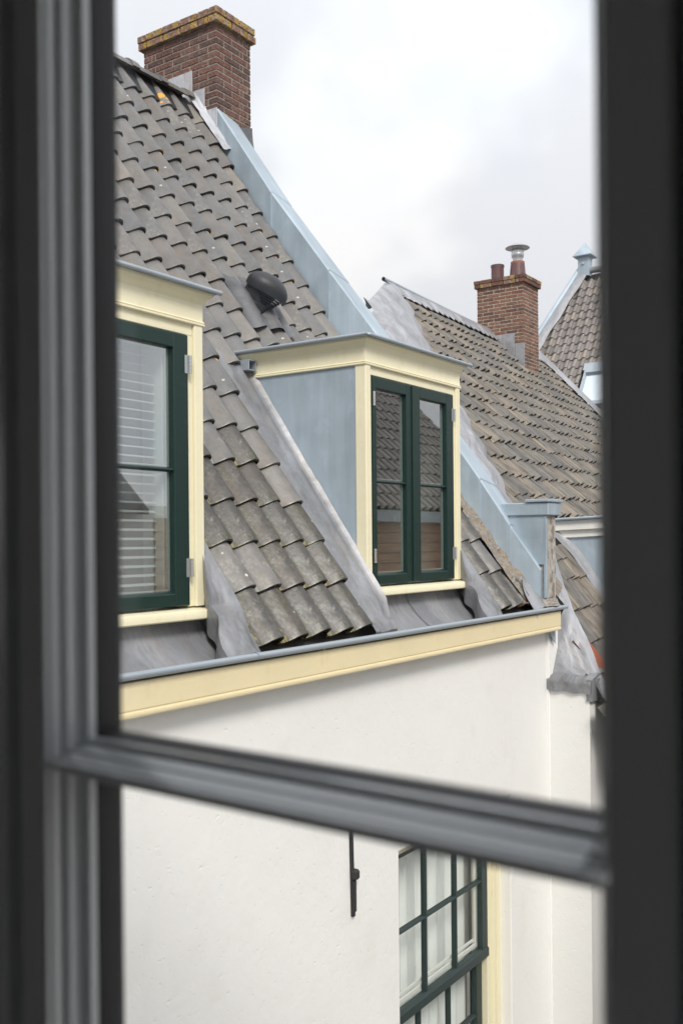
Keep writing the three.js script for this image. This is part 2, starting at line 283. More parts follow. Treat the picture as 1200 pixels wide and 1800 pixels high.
// ---------------------------------------------------------------- ground
{
  const g = struct('ground', 'grey paved ground far below the houses', 'ground', [0, -H, 0]);
  part(g, 'paving', boxUV(new THREE.PlaneGeometry(300, 300).rotateX(-Math.PI / 2).translate(0, -H, 0)), M.ground);
}

// ---------------------------------------------------------------- the house: wall, eaves, roof
const S = 1.45, C0 = -0.5954;                    // crest plane of the roof: y + S z = C0
const PHI = Math.atan(S), roofY = (z) => C0 - S * z, roofZ = (y) => (C0 - y) / S;
const ZW = -0.10;                                // wall face
const house = thing('plastered_house', 'white plastered house with grey pantile roof above a cream eaves board', 'house', [4, -H, -3.2]);
{
  const sh = new THREE.Shape([[-3, -H], [7.56, -H], [7.56, -0.66], [-3, -0.66]].map((p) => new THREE.Vector2(...p)));
  sh.holes.push(new THREE.Path([[5.09, -4.25], [5.09, -1.885], [6.69, -1.885], [6.69, -4.25]].map((p) => new THREE.Vector2(...p))));
  const w = new THREE.ExtrudeGeometry(sh, { depth: 0.25, bevelEnabled: true, bevelSize: 0.006, bevelThickness: 0.006, bevelSegments: 1 }); w.translate(0, 0, ZW - 0.256);
  part(house, 'wall', boxUV(w), M.plaster);
  part(house, 'pilaster', cbox(7.385, 7.575, -H, -0.655, ZW - 0.2, ZW + 0.022, 0.006), M.plaster);
  part(house, 'rear_wall', [cbox(-3, 7.5, -H, -0.5, -6.7, -6.45), cbox(7.3, 7.55, -H, -0.6, -6.44, -0.37), cbox(-3, -2.75, -H, -0.6, -6.44, -0.37)], M.plaster);
  const f = part(house, 'eaves_board', extrude([[-0.03, -0.575], [-0.004, -0.575], [0, -0.579], [0, -0.690], [-0.004, -0.694], [-0.004, -0.699], [0.002, -0.702], [0.004, -0.712], [0, -0.722], [-0.012, -0.728], [-0.085, -0.735], [-0.085, -0.60]], 'x', -3, 7.445), M.fascia);
  part(f, 'eaves_board_joint', cbox(4.2, 4.2035, -0.692, -0.566, -0.01, 0.0012, 0.0005), M.fascia, house);
  // box gutter: trough with a rolled zinc front edge
  const gt = part(house, 'gutter', extrude([[0.010, -0.556], [-0.036, -0.556], [-0.036, -0.640], [-0.26, -0.640], [-0.26, -0.646], [-0.042, -0.646], [-0.042, -0.564], [0.010, -0.564]], 'x', -3, 7.50, 0.3), M.leadDark);
  part(gt, 'gutter_rim', tube([[-3, -0.545, 0.014], [1, -0.545, 0.014], [4.3, -0.547, 0.015], [7.53, -0.546, 0.014]], 0.017, 60, 10), M.zincRim, house);
  part(gt, 'rim_joint', tube([[3.62, -0.545, 0.014], [3.63, -0.545, 0.014]], 0.0195, 2, 10), M.zincRim, house);
  part(gt, 'gutter_end', cbox(7.492, 7.502, -0.64, -0.55, -0.2, -0.037, 0.002), M.zincRim, house);
  // roof boarding, open where the dormers stand
  const roof = shadows(new THREE.Mesh()); roof.name = 'roof'; house.add(roof);
  const off = 0.085, nY = 1 / Math.hypot(1, S), nZ = S / Math.hypot(1, S);
  const oy = -0.490 - off * nY, oz = roofZ(-0.490) - off * nZ;      // local origin: lower edge of the bottom course, on the boarding
  roof.position.set(-4, oy + H, oz + 3.2); roof.rotation.x = PHI;
  const LEN = (4.02 - -0.490) / Math.sin(PHI), loc = (y) => -(y + 0.490) / Math.sin(PHI);
  const ds = new THREE.Shape([[-3, 0.12], [7.2, 0.12], [6.85, -LEN], [-3, -LEN]].map((p) => new THREE.Vector2(p[0], p[1])));
  for (const x0 of [2.40, 5.11]) ds.holes.push(new THREE.Path([[x0, 0.06], [x0, loc(1.22)], [x0 + 1.18, loc(1.22)], [x0 + 1.18, 0.06]].map((p) => new THREE.Vector2(...p))));
  const dg = new THREE.ExtrudeGeometry(ds, { depth: 0.03, bevelEnabled: false }); dg.rotateX(Math.PI / 2); roof.geometry = boxUV(dg); roof.material = M.deck;
  const W = 0.209, G = 0.2875;
  const geos = []; for (let k = 0; k < 16; k++) geos.push(pantile(W, 0.365, k, { skew: rr(-0.004, 0.004), amp: 1.12 * rr(0.96, 1.05) }));
  const spotsList = [], rightEnd = (y) => { const z = roofZ(y); return z < -2 ? 6.69 : z < -1.6 ? mix(6.69, 6.79, (z + 2) / 0.4) : mix(6.79, 7.06, (z + 1.6) / 1.5); };
  for (let r = 0; r < 19; r++) for (let k = -11; k <= 11; k++) {
    const xr = 4.785 + W * k, xl = xr - W * 1.03, d = r ? -0.306 - (r - 1) * G : 0, y = -0.490 - d * Math.sin(PHI);
    if (xr > rightEnd(y + 0.1) + 0.06) continue;
    if (y < 1.02 && ((xr > 4.82 && xl < 6.36) || (xr > 2.15 && xl < 3.68))) continue;
    const low = y < 0.7; const g = low ? [12, 13, 14, 15, 12, 9, 2, 8][Math.floor(rnd() * 8)] : (r === 18 && k === 7 ? 11 : [0, 1, 2, 3, 4, 5, 6, 7, 0, 2, 5, 10, 3, 8, 9, 10][Math.floor(rnd() * 16)]);
    spotsList.push({ x: xl, z: d, g });
  }
  layTiles(roof, spotsList, geos, tileMats, 'roof_tile');
  // ridge: half-round capping tiles over a black ridge strip
  part(roof, 'ridge_strip', extrude([[-0.17, -0.26], [0, 0.0], [0.17, -0.26], [0.16, -0.27], [0, -0.03], [-0.16, -0.27]].map(([z, y]) => [z - 3.245, y + 4.085]), 'x', -3, 6.58), M.plastic, house);
  const strip = roof.children[roof.children.length - 1]; roof.remove(strip); house.add(strip);
  for (let x = 6.62 - 0.34 * 9, k = 0; k < 9; k++, x += 0.34) {
    const prof = []; for (let i = 0; i <= 10; i++) { const a = Math.PI * (0.06 + 0.88 * i / 10); prof.push([Math.cos(a) * 0.115, Math.sin(a) * 0.10]); } for (let i = 10; i >= 0; i--) { const a = Math.PI * (0.06 + 0.88 * i / 10); prof.push([Math.cos(a) * 0.10, Math.sin(a) * 0.085]); }
    const body = extrude(prof.map(([z, y]) => [z - 3.245, y + 4.02]), 'x', x, x + 0.30, 0.8), collar = extrude(prof.map(([z, y]) => [z * 1.14 - 3.245, y * 1.16 + 4.02]), 'x', x + 0.27, x + 0.35, 0.8);
    part(house, 'ridge_tile', [body, collar], tileMats[k % 3]);
  }
  part(house, 'rear_roof', hull8([[-3, 4.05, -3.26], [6.9, 4.05, -3.26], [7.3, -0.5, -6.75], [-3, -0.5, -6.75], [-3, 4.0, -3.2], [6.9, 4.0, -3.2], [7.3, -0.6, -6.6], [-3, -0.6, -6.6]]), tileMats[0]);

  // zinc-clad verge parapet, in lapped sheets
  const st = [[-2.95, 6.70, 0.300, 0.29], [-2.33, 6.70, 0.305, 0.29], [-1.76, 6.745, 0.37, 0.30], [-1.2, 6.90, 0.38, 0.30], [-0.53, 7.055, 0.36, 0.30], [-0.30, 7.105, 0.325, 0.29], [-0.05, 7.165, 0.31, 0.28]];
  const par = new THREE.Group(); par.name = 'verge_parapet'; house.add(par);
  for (let i = 0; i < st.length - 1; i++) {
    const rows = [st[i], st[i + 1]].map(([z, x, h, w], q) => { const lap = i < 5 && q ? 0.022 : 0, e = q && i < 5 ? 0.011 : 0; const y = roofY(z) - 0.02; return { z: z + lap, x, y: y - lap * S, h: h + e, w, e }; });
    const P = (o) => [[o.x - o.e, o.y - 0.06, o.z], [o.x - o.e, o.y + o.h - 0.015, o.z], [o.x + 0.012, o.y + o.h, o.z], [o.x + o.w, o.y + o.h - 0.05, o.z], [o.x + o.w + 0.012, o.y + o.h - 0.075, o.z], [o.x + o.w + 0.01, o.y - 0.3, o.z]];
    const [A, B] = rows.map(P), pos = [];
    const quad = (a, b, c, d) => pos.push(...a, ...b, ...c, ...a, ...c, ...d);
    for (let k = 0; k < 5; k++) quad(A[k], B[k], B[k + 1], A[k + 1]);
    for (let k = 1; k < 5; k++) pos.push(...B[0], ...B[k], ...B[k + 1]);
    const g = new THREE.BufferGeometry(); g.setAttribute('position', new THREE.Float32BufferAttribute(pos, 3));
    part(par, 'zinc_sheet', boxUV(g), M.zinc, house);
  }
  // crumbling mortar between the last tiles and the zinc
  part(house, 'mortar_strip', grid(60, 5, (u, v) => { const z = mix(-1.1, -0.09, u), y = roofY(z), x = mix(6.92, 7.165, u); const n = fbm(u * 22, v * 6, 64, 4); return [x - 0.18 * v * (0.75 + 0.5 * n), y - 0.060 + 0.06 * n + 0.03 * (1 - v), z + 0.03 * n, u * 2, v * 0.2]; }), M.mortar);
  // end pier: stone front, zinc side and zinc cap
  const pier = part(house, 'end_pier', cbox(7.20, 7.385, -0.56, 0.20, -0.42, -0.012, 0.008), M.stone);
  part(pier, 'zinc_cheek', cbox(7.182, 7.198, -0.20, 0.195, -0.44, -0.030, 0.003), M.zinc, house);
  part(pier, 'zinc_corner', cbox(7.180, 7.208, -0.46, 0.195, -0.030, -0.006, 0.003), M.zinc, house);
  part(pier, 'pier_cap', cbox(7.165, 7.43, 0.185, 0.285, -0.46, 0.018, 0.006), M.zinc, house);
  part(pier, 'cap_lid', cbox(7.150, 7.445, 0.287, 0.312, -0.17, 0.030, 0.005), M.zinc, house);
  part(pier, 'mortar_foot', grid(8, 4, (u, v) => { const a = u * Math.PI * 2, r = mix(0.11, 0.15, v); return [7.29 + Math.cos(a) * r * 1.05, -0.47 - 0.06 * v + 0.012 * fbm(u * 9, v * 5, 9, 2), -0.05 + Math.sin(a) * r * 0.6]; }), M.stone, house);
  part(pier, 'lead_patch', grid(10, 8, (u, v) => [7.02 + 0.19 * u, mix(-0.43, -0.55, v) + 0.02 * u, -0.10 + 0.07 * v + 0.02 * fbm(u * 5, v * 5, 8, 3), u * 0.3, v * 0.3]), M.leadDark, house);
}
// a few dry leaves caught in the gutter beside the pier
for (const [x, y, z, a] of [[6.86, -0.51, -0.06, 0.4], [6.93, -0.50, -0.09, 1.9]]) {
  const t = thing('dead_leaf', a < 1 ? 'curled brown leaf lying in the gutter below the last roof tiles' : 'small brown leaf in the gutter close to the end pier', 'leaf', [x, y, z], 'leaves caught in the gutter');
  part(t, 'leaf_blade', grid(4, 6, (u, v) => { const w = Math.sin(v * Math.PI) * 0.028; return [x + (u - 0.5) * w * Math.cos(a) + (v - 0.5) * 0.08 * Math.sin(a), y + 0.03 * v + 0.02 * Math.abs(u - 0.5), z + (v - 0.5) * 0.08 * Math.cos(a)]; }), M.ochreWood);
}

// ---------------------------------------------------------------- dormers
function dormer(dx, dy, label, cheekLeft) {
  const x0 = 5.075 + dx, x1 = 6.32 + dx, zf = -0.30, T = (y) => y + dy;
  const d = thing('dormer_window', label, 'dormer', [(x0 + x1) / 2, T(-0.35), -0.7], 'cream dormers on the pantile roof');
  const backAt = (y) => roofZ(y) - 0.10;
  // cheeks of zinc sheet
  for (const [xa, xb] of [[x0 + 0.006, x0 + 0.03], [x1 - 0.03, x1 - 0.006]]) {
    const pr = [[zf - 0.06, T(1.12)], [backAt(1.12), T(1.12)], [zf - 0.06, roofY(zf) - 0.12]];
    part(d, 'cheek', extrude(pr, 'x', xa, xb, 0.3), M.zinc);
  }
  // corner posts: flat face with a stepped inner margin
  for (const [a, b, s] of [[x0, x0 + 0.060, 1], [x1 - 0.060, x1, -1]]) {
    const p = part(d, 'post', cbox(a, b, T(-0.285), T(1.10), zf - 0.075, zf + 0.004, 0.004), M.cream);
    part(p, 'post_margin', s > 0 ? cbox(b - 0.001, b + 0.026, T(-0.285), T(1.045), zf - 0.075, zf - 0.012, 0.003) : cbox(a - 0.042, a + 0.001, T(-0.285), T(1.045), zf - 0.075, zf - 0.012, 0.003), M.cream, d);
  }
  part(d, 'head_board', cbox(x0 + 0.061, x1 - 0.061, T(1.034), T(1.11), zf - 0.075, zf - 0.010, 0.003), M.cream);
  part(d, 'window_sill', extrude([[zf - 0.09, T(-0.286)], [zf + 0.03, T(-0.296)], [zf + 0.052, T(-0.300)], [zf + 0.055, T(-0.305)], [zf + 0.055, T(-0.340)], [zf + 0.05, T(-0.346)], [zf + 0.012, T(-0.346)], [zf - 0.09, T(-0.352)]], 'x', x0 - 0.01, x1 + 0.035), M.cream);
  // cornice: one moulded profile round three sides (offset outward, height)
  const prof = [[-0.02, 1.088], [0.006, 1.088], [0.010, 1.092], [0.010, 1.098], [0.005, 1.101], [0.009, 1.106], [0.006, 1.112], [0.002, 1.114], [0.002, 1.196], [0.006, 1.199], [0.009, 1.204], [0.016, 1.216], [0.026, 1.228], [0.036, 1.234], [0.040, 1.236], [0.042, 1.244], [0.042, 1.252], [-0.02, 1.252]];
  const back = -1.42, path = (o) => [[x0 - o, back], [x0 - o, zf + o], [x1 + o, zf + o], [x1 + o, back]];
  { const pos = []; for (let k = 0; k < prof.length - 1; k++) { const A = path(prof[k][0]), B = path(prof[k + 1][0]); for (let q = 0; q < 3; q++) { const a = [A[q][0], T(prof[k][1]), A[q][1]], b = [A[q + 1][0], T(prof[k][1]), A[q + 1][1]], c = [B[q + 1][0], T(prof[k + 1][1]), B[q + 1][1]], e = [B[q][0], T(prof[k + 1][1]), B[q][1]]; pos.push(...a, ...b, ...c, ...a, ...c, ...e); } }
    let g = new THREE.BufferGeometry(); g.setAttribute('position', new THREE.Float32BufferAttribute(pos, 3)); g = toCreasedNormals(boxUV(g), 0.5); part(d, 'cornice', g, M.cream); }
  const ov = 0.066, rs = part(d, 'dormer_roof', hull8([[x0 - ov, T(1.254), -1.45], [x1 + ov, T(1.254), -1.45], [x1 + ov, T(1.254), zf + ov], [x0 - ov, T(1.254), zf + ov], [x0 - ov, T(1.272), -1.45], [x1 + ov, T(1.272), -1.45], [x1 + ov, T(1.264), zf + ov], [x0 - ov, T(1.264), zf + ov]]), M.zinc);
  part(rs, 'roof_edge', tube([[x0 - ov, T(1.262), -1.30], [x0 - ov, T(1.260), -0.8], [x0 - ov, T(1.258), zf + ov - 0.012], [x0 - ov + 0.012, T(1.258), zf + ov], [(x0 + x1) / 2, T(1.258), zf + ov], [x1 + ov, T(1.258), zf + ov]], 0.0125, 60, 8), M.zincRim, d);
  // two casements, each a frame with a glazing bar
  const xs = [[5.164 + dx, 5.668 + dx], [5.674 + dx, 6.214 + dx]];
  xs.forEach(([a, b], i) => {
    const zF = zf + (i ? 0.006 : 0.0), zB = zF - 0.052, y0 = T(-0.278), y1 = T(1.030), st = 0.062, gl = a + (i ? 0.068 : 0.042), gr = b - (i ? 0.100 : 0.094);
    const gb = T(-0.205), gt = T(0.955), bar = T(0.376);
    const s = new THREE.Group(); s.name = 'casement'; d.add(s);
    part(s, 'stile', cbox(a, gl, y0, y1, zB, zF, 0.005), M.green, d);
    part(s, 'stile', cbox(gr, b, y0, y1, zB, zF, 0.005), M.green, d);
    part(s, 'rail', cbox(gl - 0.001, gr + 0.001, gt, y1 - 0.001, zB + 0.001, zF - 0.001, 0.005), M.green, d);
    part(s, 'rail', extrude([[zB + 0.001, y0 + 0.001], [zF - 0.001, y0 + 0.001], [zF - 0.001, gb - 0.016], [zF - 0.006, gb - 0.010], [zB + 0.018, gb], [zB + 0.001, gb]], 'x', gl - 0.001, gr + 0.001), M.green, d);
    part(s, 'glazing_bar', extrude([[zB + 0.004, bar - 0.012], [zF - 0.014, bar - 0.012], [zF - 0.006, bar - 0.003], [zF - 0.010, bar + 0.004], [zB + 0.016, bar + 0.012], [zB + 0.004, bar + 0.012]], 'x', gl - 0.001, gr + 0.001), M.green, d);
    if (!i) part(s, 'meeting_cover', cbox(b - 0.030, b + 0.012, y0 + 0.004, y1 - 0.004, zF - 0.002, zF + 0.009, 0.004), M.green, d);
    for (const [p0, p1] of [[gb, bar - 0.012], [bar + 0.012, gt]]) {
      part(s, 'pane', cbox(gl - 0.004, gr + 0.004, p0 - 0.004, p1 + 0.004, zB + 0.0225, zB + 0.0235, 0.0001).rotateY(0), M.glass, d);
      part(s, 'glazing_spacer', [cbox(gl, gl + 0.009, p0, p1, zB + 0.004, zB + 0.016, 0.001), cbox(gr - 0.014, gr, p0, p1, zB + 0.004, zB + 0.016, 0.001), cbox(gl + 0.01, gr - 0.015, p0, p0 + 0.007, zB + 0.004, zB + 0.016, 0.001), cbox(gl + 0.01, gr - 0.015, p1 - 0.007, p1, zB + 0.004, zB + 0.016, 0.001)], M.spacer, d);
    }
    for (const hy of [0.888, -0.095]) {
      const hx = i ? b + 0.004 : a + 0.002, hg = [];
      for (let q = 0; q < 5; q++) hg.push(cyl(0.0085, 0.0085, T(hy - 0.045 + q * 0.018), T(hy - 0.0285 + q * 0.018), hx, zF + 0.008, 10));
      hg.push(cbox(i ? hx - 0.030 : hx, i ? hx : hx + 0.012, T(hy - 0.045), T(hy + 0.044), zF - 0.001, zF + 0.0025, 0.0008)); part(s, 'hinge', hg, M.steel, d);
    }
  });
  // room behind the glass
  part(d, 'lining', [hull8([[x0 + 0.032, T(-0.7), -2.2], [x1 - 0.032, T(-0.7), -2.2], [x1 - 0.032, T(-0.7), -2.1], [x0 + 0.032, T(-0.7), -2.1], [x0 + 0.032, T(1.08), -2.2], [x1 - 0.032, T(1.08), -2.2], [x1 - 0.032, T(1.08), -2.1], [x0 + 0.032, T(1.08), -2.1]]),
    cbox(x0 + 0.031, x0 + 0.045, T(-0.7), T(1.08), -2.1, zf - 0.08), cbox(x1 - 0.045, x1 - 0.031, T(-0.7), T(1.08), -2.1, zf - 0.08), cbox(x0 + 0.045, x1 - 0.045, T(1.06), T(1.08), -2.1, zf - 0.08), cbox(x0 + 0.045, x1 - 0.045, T(-0.72), T(-0.70), -2.1, zf - 0.08), cbox(x0 + 0.045, x1 - 0.045, T(-0.70), T(-0.29), zf - 0.16, zf - 0.09)], M.liner);
  // lead apron sweeping from the sill into the gutter
  const ap = part(d, 'lead_apron', grid(48, 12, (u, v) => { const x = mix(x0 - 0.06, x1 + 0.06, u), t = v; const y = mix(T(-0.33), -0.625, t) + 0.004 * fbm(u * 14, v * 4, 32, 3), z = zf - 0.035 + (0.035 + 0.20) * t * t + 0.012 * (fbm(u * 9 + 3, v * 3, 32, 3) - 0.5); return [x, y, z, x, y]; }), M.lead);
  part(ap, 'apron_lap', grid(2, 12, (u, v) => { const x = 5.60 + dx + 0.012 * u + 0.05 * v * v, t = v; return [x, mix(T(-0.33), -0.625, t) + 0.006, zf - 0.031 + 0.235 * t * t + 0.004, x, v]; }), M.lead, d);
  // lead beside the cheeks: dressed over the tile edge, dished, then turned up the cheek; a folded tongue at the foot
  const q1 = Math.hypot(1, S), place = (x, z, h) => [x, roofY(z) + h / q1, z + h * S / q1, x * 1.0, z * 1.7];
  const dents = (a, b) => 0.010 * (fbm(a * 7 + dx * 3 + 5, b * 3, 64, 3) - 0.5) + 0.005 * (fbm(a * 26, b * 5 + 9, 64, 2) - 0.5);
  for (const [za, zb, up] of [[-1.30, -0.655, 0], [-0.675, -0.045, 1]]) {
    const f = (u, v) => {           // u: 0 at the cheek, 1 under the tiles
      const z = mix(za, zb, v), ft = up ? sst(0.72, 1, v) : 0, out = x0 - 0.325 + 0.012 * ft, inn = x0 + 0.004 - 0.085 * ft * ft;
      const x = mix(inn, out, u), turn = (0.030 * Math.pow(1 - u, 8) - 0.016 * Math.exp(-Math.pow((u - 0.12) / 0.09, 2))) * (1 - ft), lie = mix(-0.022 - 0.030 * sst(0.55, 0.85, u), 0.008 - 0.012 * Math.sin(u * 3.1), sst(0.75, 0.95, ft)), roll = 0.012 * Math.exp(-Math.pow((u - 0.30) / 0.10, 2));
      const pinch = 0.022 * Math.exp(-Math.pow((v - 0.80) / 0.035, 2)) * (1 - u) * ft;
      return place(x, z, turn + lie + roll + dents(z, u) * (1.0 + 2.6 * ft) * sst(1, 0.7, u) + (up ? 0.004 : 0) + pinch);
    };
    part(d, 'lead_flashing', grid(18, 64, f), M.lead);
    if (up) part(d, 'lead_fold', grid(12, 6, (u, v) => { const p = f(u, 1); return [p[0], p[1] - 0.028 * v, p[2] - 0.012 * v * v, p[3], p[4] + v * 0.1]; }), M.lead);
  }
  {
    const f = (u, v) => {           // u: 0 at the cheek, 1 on the tiles
      const z = mix(-1.28, -0.030, v), ft = sst(-0.20, -0.05, z), fi = sst(-0.40, -0.20, z), out = x1 + 0.125 - 0.02 * ft, inn = x1 - 0.006 - 0.045 * fi - 0.095 * ft;
      const x = mix(inn, out, u) + 0.006 * Math.sin(v * 23) * u, n = dents(z + 4, u);
      const dome = mix(-0.020, 0.030, ft) * Math.sin(Math.PI * u), turn = 0.06 * Math.pow(1 - u, 4) * (1 - fi), nip = -0.030 * Math.exp(-Math.pow((z + 0.205) / 0.025, 2)) * sst(1, 0.2, u);
      return place(x, z, 0.010 + dome + turn + nip + n * (1.2 + 3.4 * ft));
    };
    part(d, 'lead_flashing', grid(22, 110, f, true), M.lead);
    part(d, 'lead_fold', [grid(22, 6, (u, v) => { const p = f(u, 1); return [p[0] + 0.004 * Math.sin(u * 14), p[1] - 0.05 * v, p[2] - 0.045 * v * v, p[3], p[4] + v * 0.1]; }), grid(6, 50, (u, v) => { const p = f(0, mix(0.66, 1, v)); return [p[0] + 0.02 * u * u, p[1] - 0.15 * u, p[2] - 0.03 * u + 0.006 * Math.sin(v * 22) * u, p[3] + u * 0.1, p[4]]; })], M.lead);
  }
  return d;
}
const dorR = dormer(0, 0, 'cream dormer with smooth blue-grey zinc cheek and two green casements in full view', true);
const dorL = dormer(-2.712, -0.028, 'cream dormer cut off by the dark window frame, venetian blind behind its glass', false);
{ // square outlet and pipe clip where the zinc roof of the nearer cheek drains
  const g = [cbox(4.985, 5.062, 1.132, 1.138, -1.32, -1.15, 0.001), cbox(4.985, 5.062, 1.196, 1.202, -1.32, -1.15, 0.001), cbox(4.985, 4.991, 1.138, 1.196, -1.32, -1.15, 0.001), cbox(5.056, 5.062, 1.138, 1.196, -1.32, -1.15, 0.001)];
  part(dorR, 'rain_outlet', g, M.zincRim); part(dorR, 'outlet_clip', [cbox(4.975, 4.995, 1.20, 1.235, -1.30, -1.27, 0.003), tube([[4.985, 1.235, -1.29], [4.975, 1.262, -1.34], [4.96, 1.255, -1.38]], 0.010, 10, 8)], M.steel);
  part(dorR, 'casement_latch', [cbox(5.56, 5.60, 0.145, 0.155, -0.40, -0.385, 0.003), cyl(0.010, 0.010, 0.13, 0.165, 5.56, -0.392, 10)], M.steel);
}
{ // venetian blind behind the left dormer's glass
  const b = thing('venetian_blind', 'white slatted venetian blind behind the glass of the cut-off dormer', 'blind', [3.0, -0.2, -0.42]);
  for (let k = 0; k < 26; k++) { const y = -0.20 + k * 0.0435; const s = part(b, 'slat', grid(1, 4, (u, v) => { const q = v - 0.5; return [mix(2.50, 3.385, u), y + 0.006 * (1 - 4 * q * q) - 0.010 * q, -0.425 + q * 0.048]; }), M.blind); }
  part(b, 'head_rail', cbox(2.49, 3.39, 0.945, 0.99, -0.455, -0.39, 0.004), M.blind);
  for (const x of [2.65, 3.12]) part(b, 'lift_cord', [cyl(0.0012, 0.0012, -0.2, 0.95, x, -0.399, 5, true), cyl(0.0012, 0.0012, -0.2, 0.95, x + 0.012, -0.45, 5, true)], M.blind);
  const inner = part(dorL, 'inner_reveal', [cbox(3.39, 3.43, -0.28, 0.98, -0.50, -0.362, 0.003)], M.blind);
  const it = thing('window_ledge_box', 'small pale carton with green and blue print low behind the blind', 'carton', [3.06, -0.235, -0.52]);
  part(it, 'carton', [cbox(3.02, 3.10, -0.235, -0.07, -0.56, -0.52, 0.002)], M.white); part(it, 'print_band', [cbox(3.018, 3.102, -0.14, -0.115, -0.5215, -0.5185, 0.0008)], std({ color: lin(0.05, 0.10, 0.45), roughness: 0.5 }));
  part(dorL, 'shelf', [cbox(2.46, 3.5, -0.26, -0.236, -0.62, -0.48, 0.003)], M.liner);
}

// ---------------------------------------------------------------- roof vent
{
  const bx = 5.66, by = 1.80, bz = roofZ(1.80), t = thing('roof_vent', 'black plastic hooded vent pipe standing out of the pantiles', 'roof vent', [bx, by, bz]);
  const N = new THREE.Vector3(0, 1 / Math.hypot(1, S), S / Math.hypot(1, S)), D = new THREE.Vector3(0, -S / Math.hypot(1, S), 1 / Math.hypot(1, S)), B = new THREE.Vector3(bx, by, bz);
  const ax = new THREE.Vector3().copy(N).addScaledVector(D, -0.42).normalize(), X = new THREE.Vector3(1, 0, 0), fw = new THREE.Vector3().crossVectors(X, ax).normalize(); if (fw.dot(D) < 0) fw.negate();
  { const f2 = fw.clone().multiplyScalar(0.80).addScaledVector(X, 0.60); X.multiplyScalar(0.80).addScaledVector(fw, -0.60); fw.copy(f2); }
  const P = (a, f, x) => { const v = B.clone().addScaledVector(ax, a).addScaledVector(fw, f).addScaledVector(X, x); return [v.x, v.y, v.z]; };
  const ring = (a, f, r, rf, n = 24) => Array.from({ length: n + 1 }, (_, i) => { const q = i / n * Math.PI * 2; return [a, f + Math.cos(q) * rf, Math.sin(q) * r]; });
  const loft = (rings, n = 24) => grid(n, rings.length - 1, (u, v) => { const r = rings[Math.round(v * (rings.length - 1))][Math.round(u * n)]; return P(...r); });
  part(t, 'pipe', loft([ring(-0.06, 0, 0.100, 0.100), ring(0.02, 0, 0.100, 0.100), ring(0.15, 0, 0.098, 0.098)]), M.plastic);
  part(t, 'collar', loft([ring(-0.05, 0, 0.122, 0.122), ring(0.000, 0, 0.122, 0.122), ring(0.008, 0, 0.114, 0.114), ring(0.012, 0, 0.099, 0.099)]), M.plastic);
  // hood: a broad rounded cap thrown forward, with louvres under its brim
  const dome = grid(32, 12, (u, v) => { const q = u * Math.PI * 2, e = v * Math.PI / 2, c = Math.cos(e), ff = Math.cos(q) * c; return P(0.115 + Math.pow(Math.sin(e), 0.8) * 0.105 - (ff > 0 ? 0.03 * ff * ff : 0), 0.035 + ff * (ff > 0 ? 0.185 : 0.148), Math.sin(q) * c * 0.128); });
  part(t, 'hood', dome, M.plastic);
  part(t, 'hood_brim', grid(32, 1, (u, v) => { const q = u * Math.PI * 2, ff = Math.cos(q); return P(0.115 - (ff > 0 ? 0.03 * ff * ff : 0) - 0.022 * v, 0.035 + ff * (ff > 0 ? 0.185 : 0.148), Math.sin(q) * 0.128); }), M.plastic);
  for (let k = 0; k < 5; k++) { const sc = mix(0.90, 0.62, k / 4); part(t, 'louvre', grid(16, 1, (u, v) => { const q = (u - 0.5) * Math.PI * 1.1, ff = Math.cos(q); return P(0.085 - 0.019 * k - 0.02 * ff * ff - 0.010 * v, 0.035 + ff * 0.180 * (sc - 0.05 * v), Math.sin(q) * 0.122 * (sc - 0.05 * v)); }), M.plasticGrey); }
  part(t, 'mouth', loft([ring(0.10, 0.03, 0.105, 0.12), ring(0.0, 0.02, 0.085, 0.09)]), M.rubber);
  part(t, 'lead_slate', grid(24, 24, (u, v) => { const a = (u - 0.5) * 0.50, d = mix(-0.20, 0.30, v), h = -0.008 + 0.028 * Math.sin((a + bx - 4.785) / 0.209 * Math.PI * 2 - 2.2) * sst(0.0, 0.4, v) + 0.012 + 0.02 * Math.exp(-(a * a + d * d) / 0.02) + 0.008 * (fbm(u * 6, v * 6, 8, 3) - 0.5), p = B.clone().addScaledVector(N, h + 0.004).addScaledVector(D, d + 0.02 * Math.sin(u * 9)).add(new THREE.Vector3(a, 0, 0)); return [p.x, p.y, p.z, a, d]; }), M.leadDark);
}

// ---------------------------------------------------------------- chimneys
const brickTex = tex(256, 256, (u, v) => { const n = fbm(u * 14, v * 14, 14, 5), d = sst(0.55, 0.72, fbm(u * 9 + 5, v * 9, 9, 4)), b = 0.62 + 0.75 * (n - 0.3); return [clamp(b * mix(1, 0.75, d)), clamp(b * mix(1, 0.78, d)), clamp(b * mix(1, 0.84, d))]; }, true, 4);
const brickMats = (list) => list.map((c) => std({ color: lin(...c), map: brickTex, roughness: 0.95, bumpMap: tileBump, bumpScale: 0.01 }));
const bricksA = brickMats([[0.215, 0.108, 0.085], [0.18, 0.092, 0.076], [0.245, 0.130, 0.102], [0.145, 0.084, 0.074], [0.20, 0.118, 0.098]]);
bricksA.mortar = std({ color: lin(0.33, 0.29, 0.25), map: brickTex, roughness: 1 });
const bricksB = brickMats([[0.29, 0.140, 0.098], [0.24, 0.116, 0.084], [0.33, 0.170, 0.118], [0.17, 0.095, 0.076], [0.27, 0.155, 0.112]]);
bricksB.mortar = std({ color: lin(0.52, 0.46, 0.38), map: brickTex, roughness: 1 });
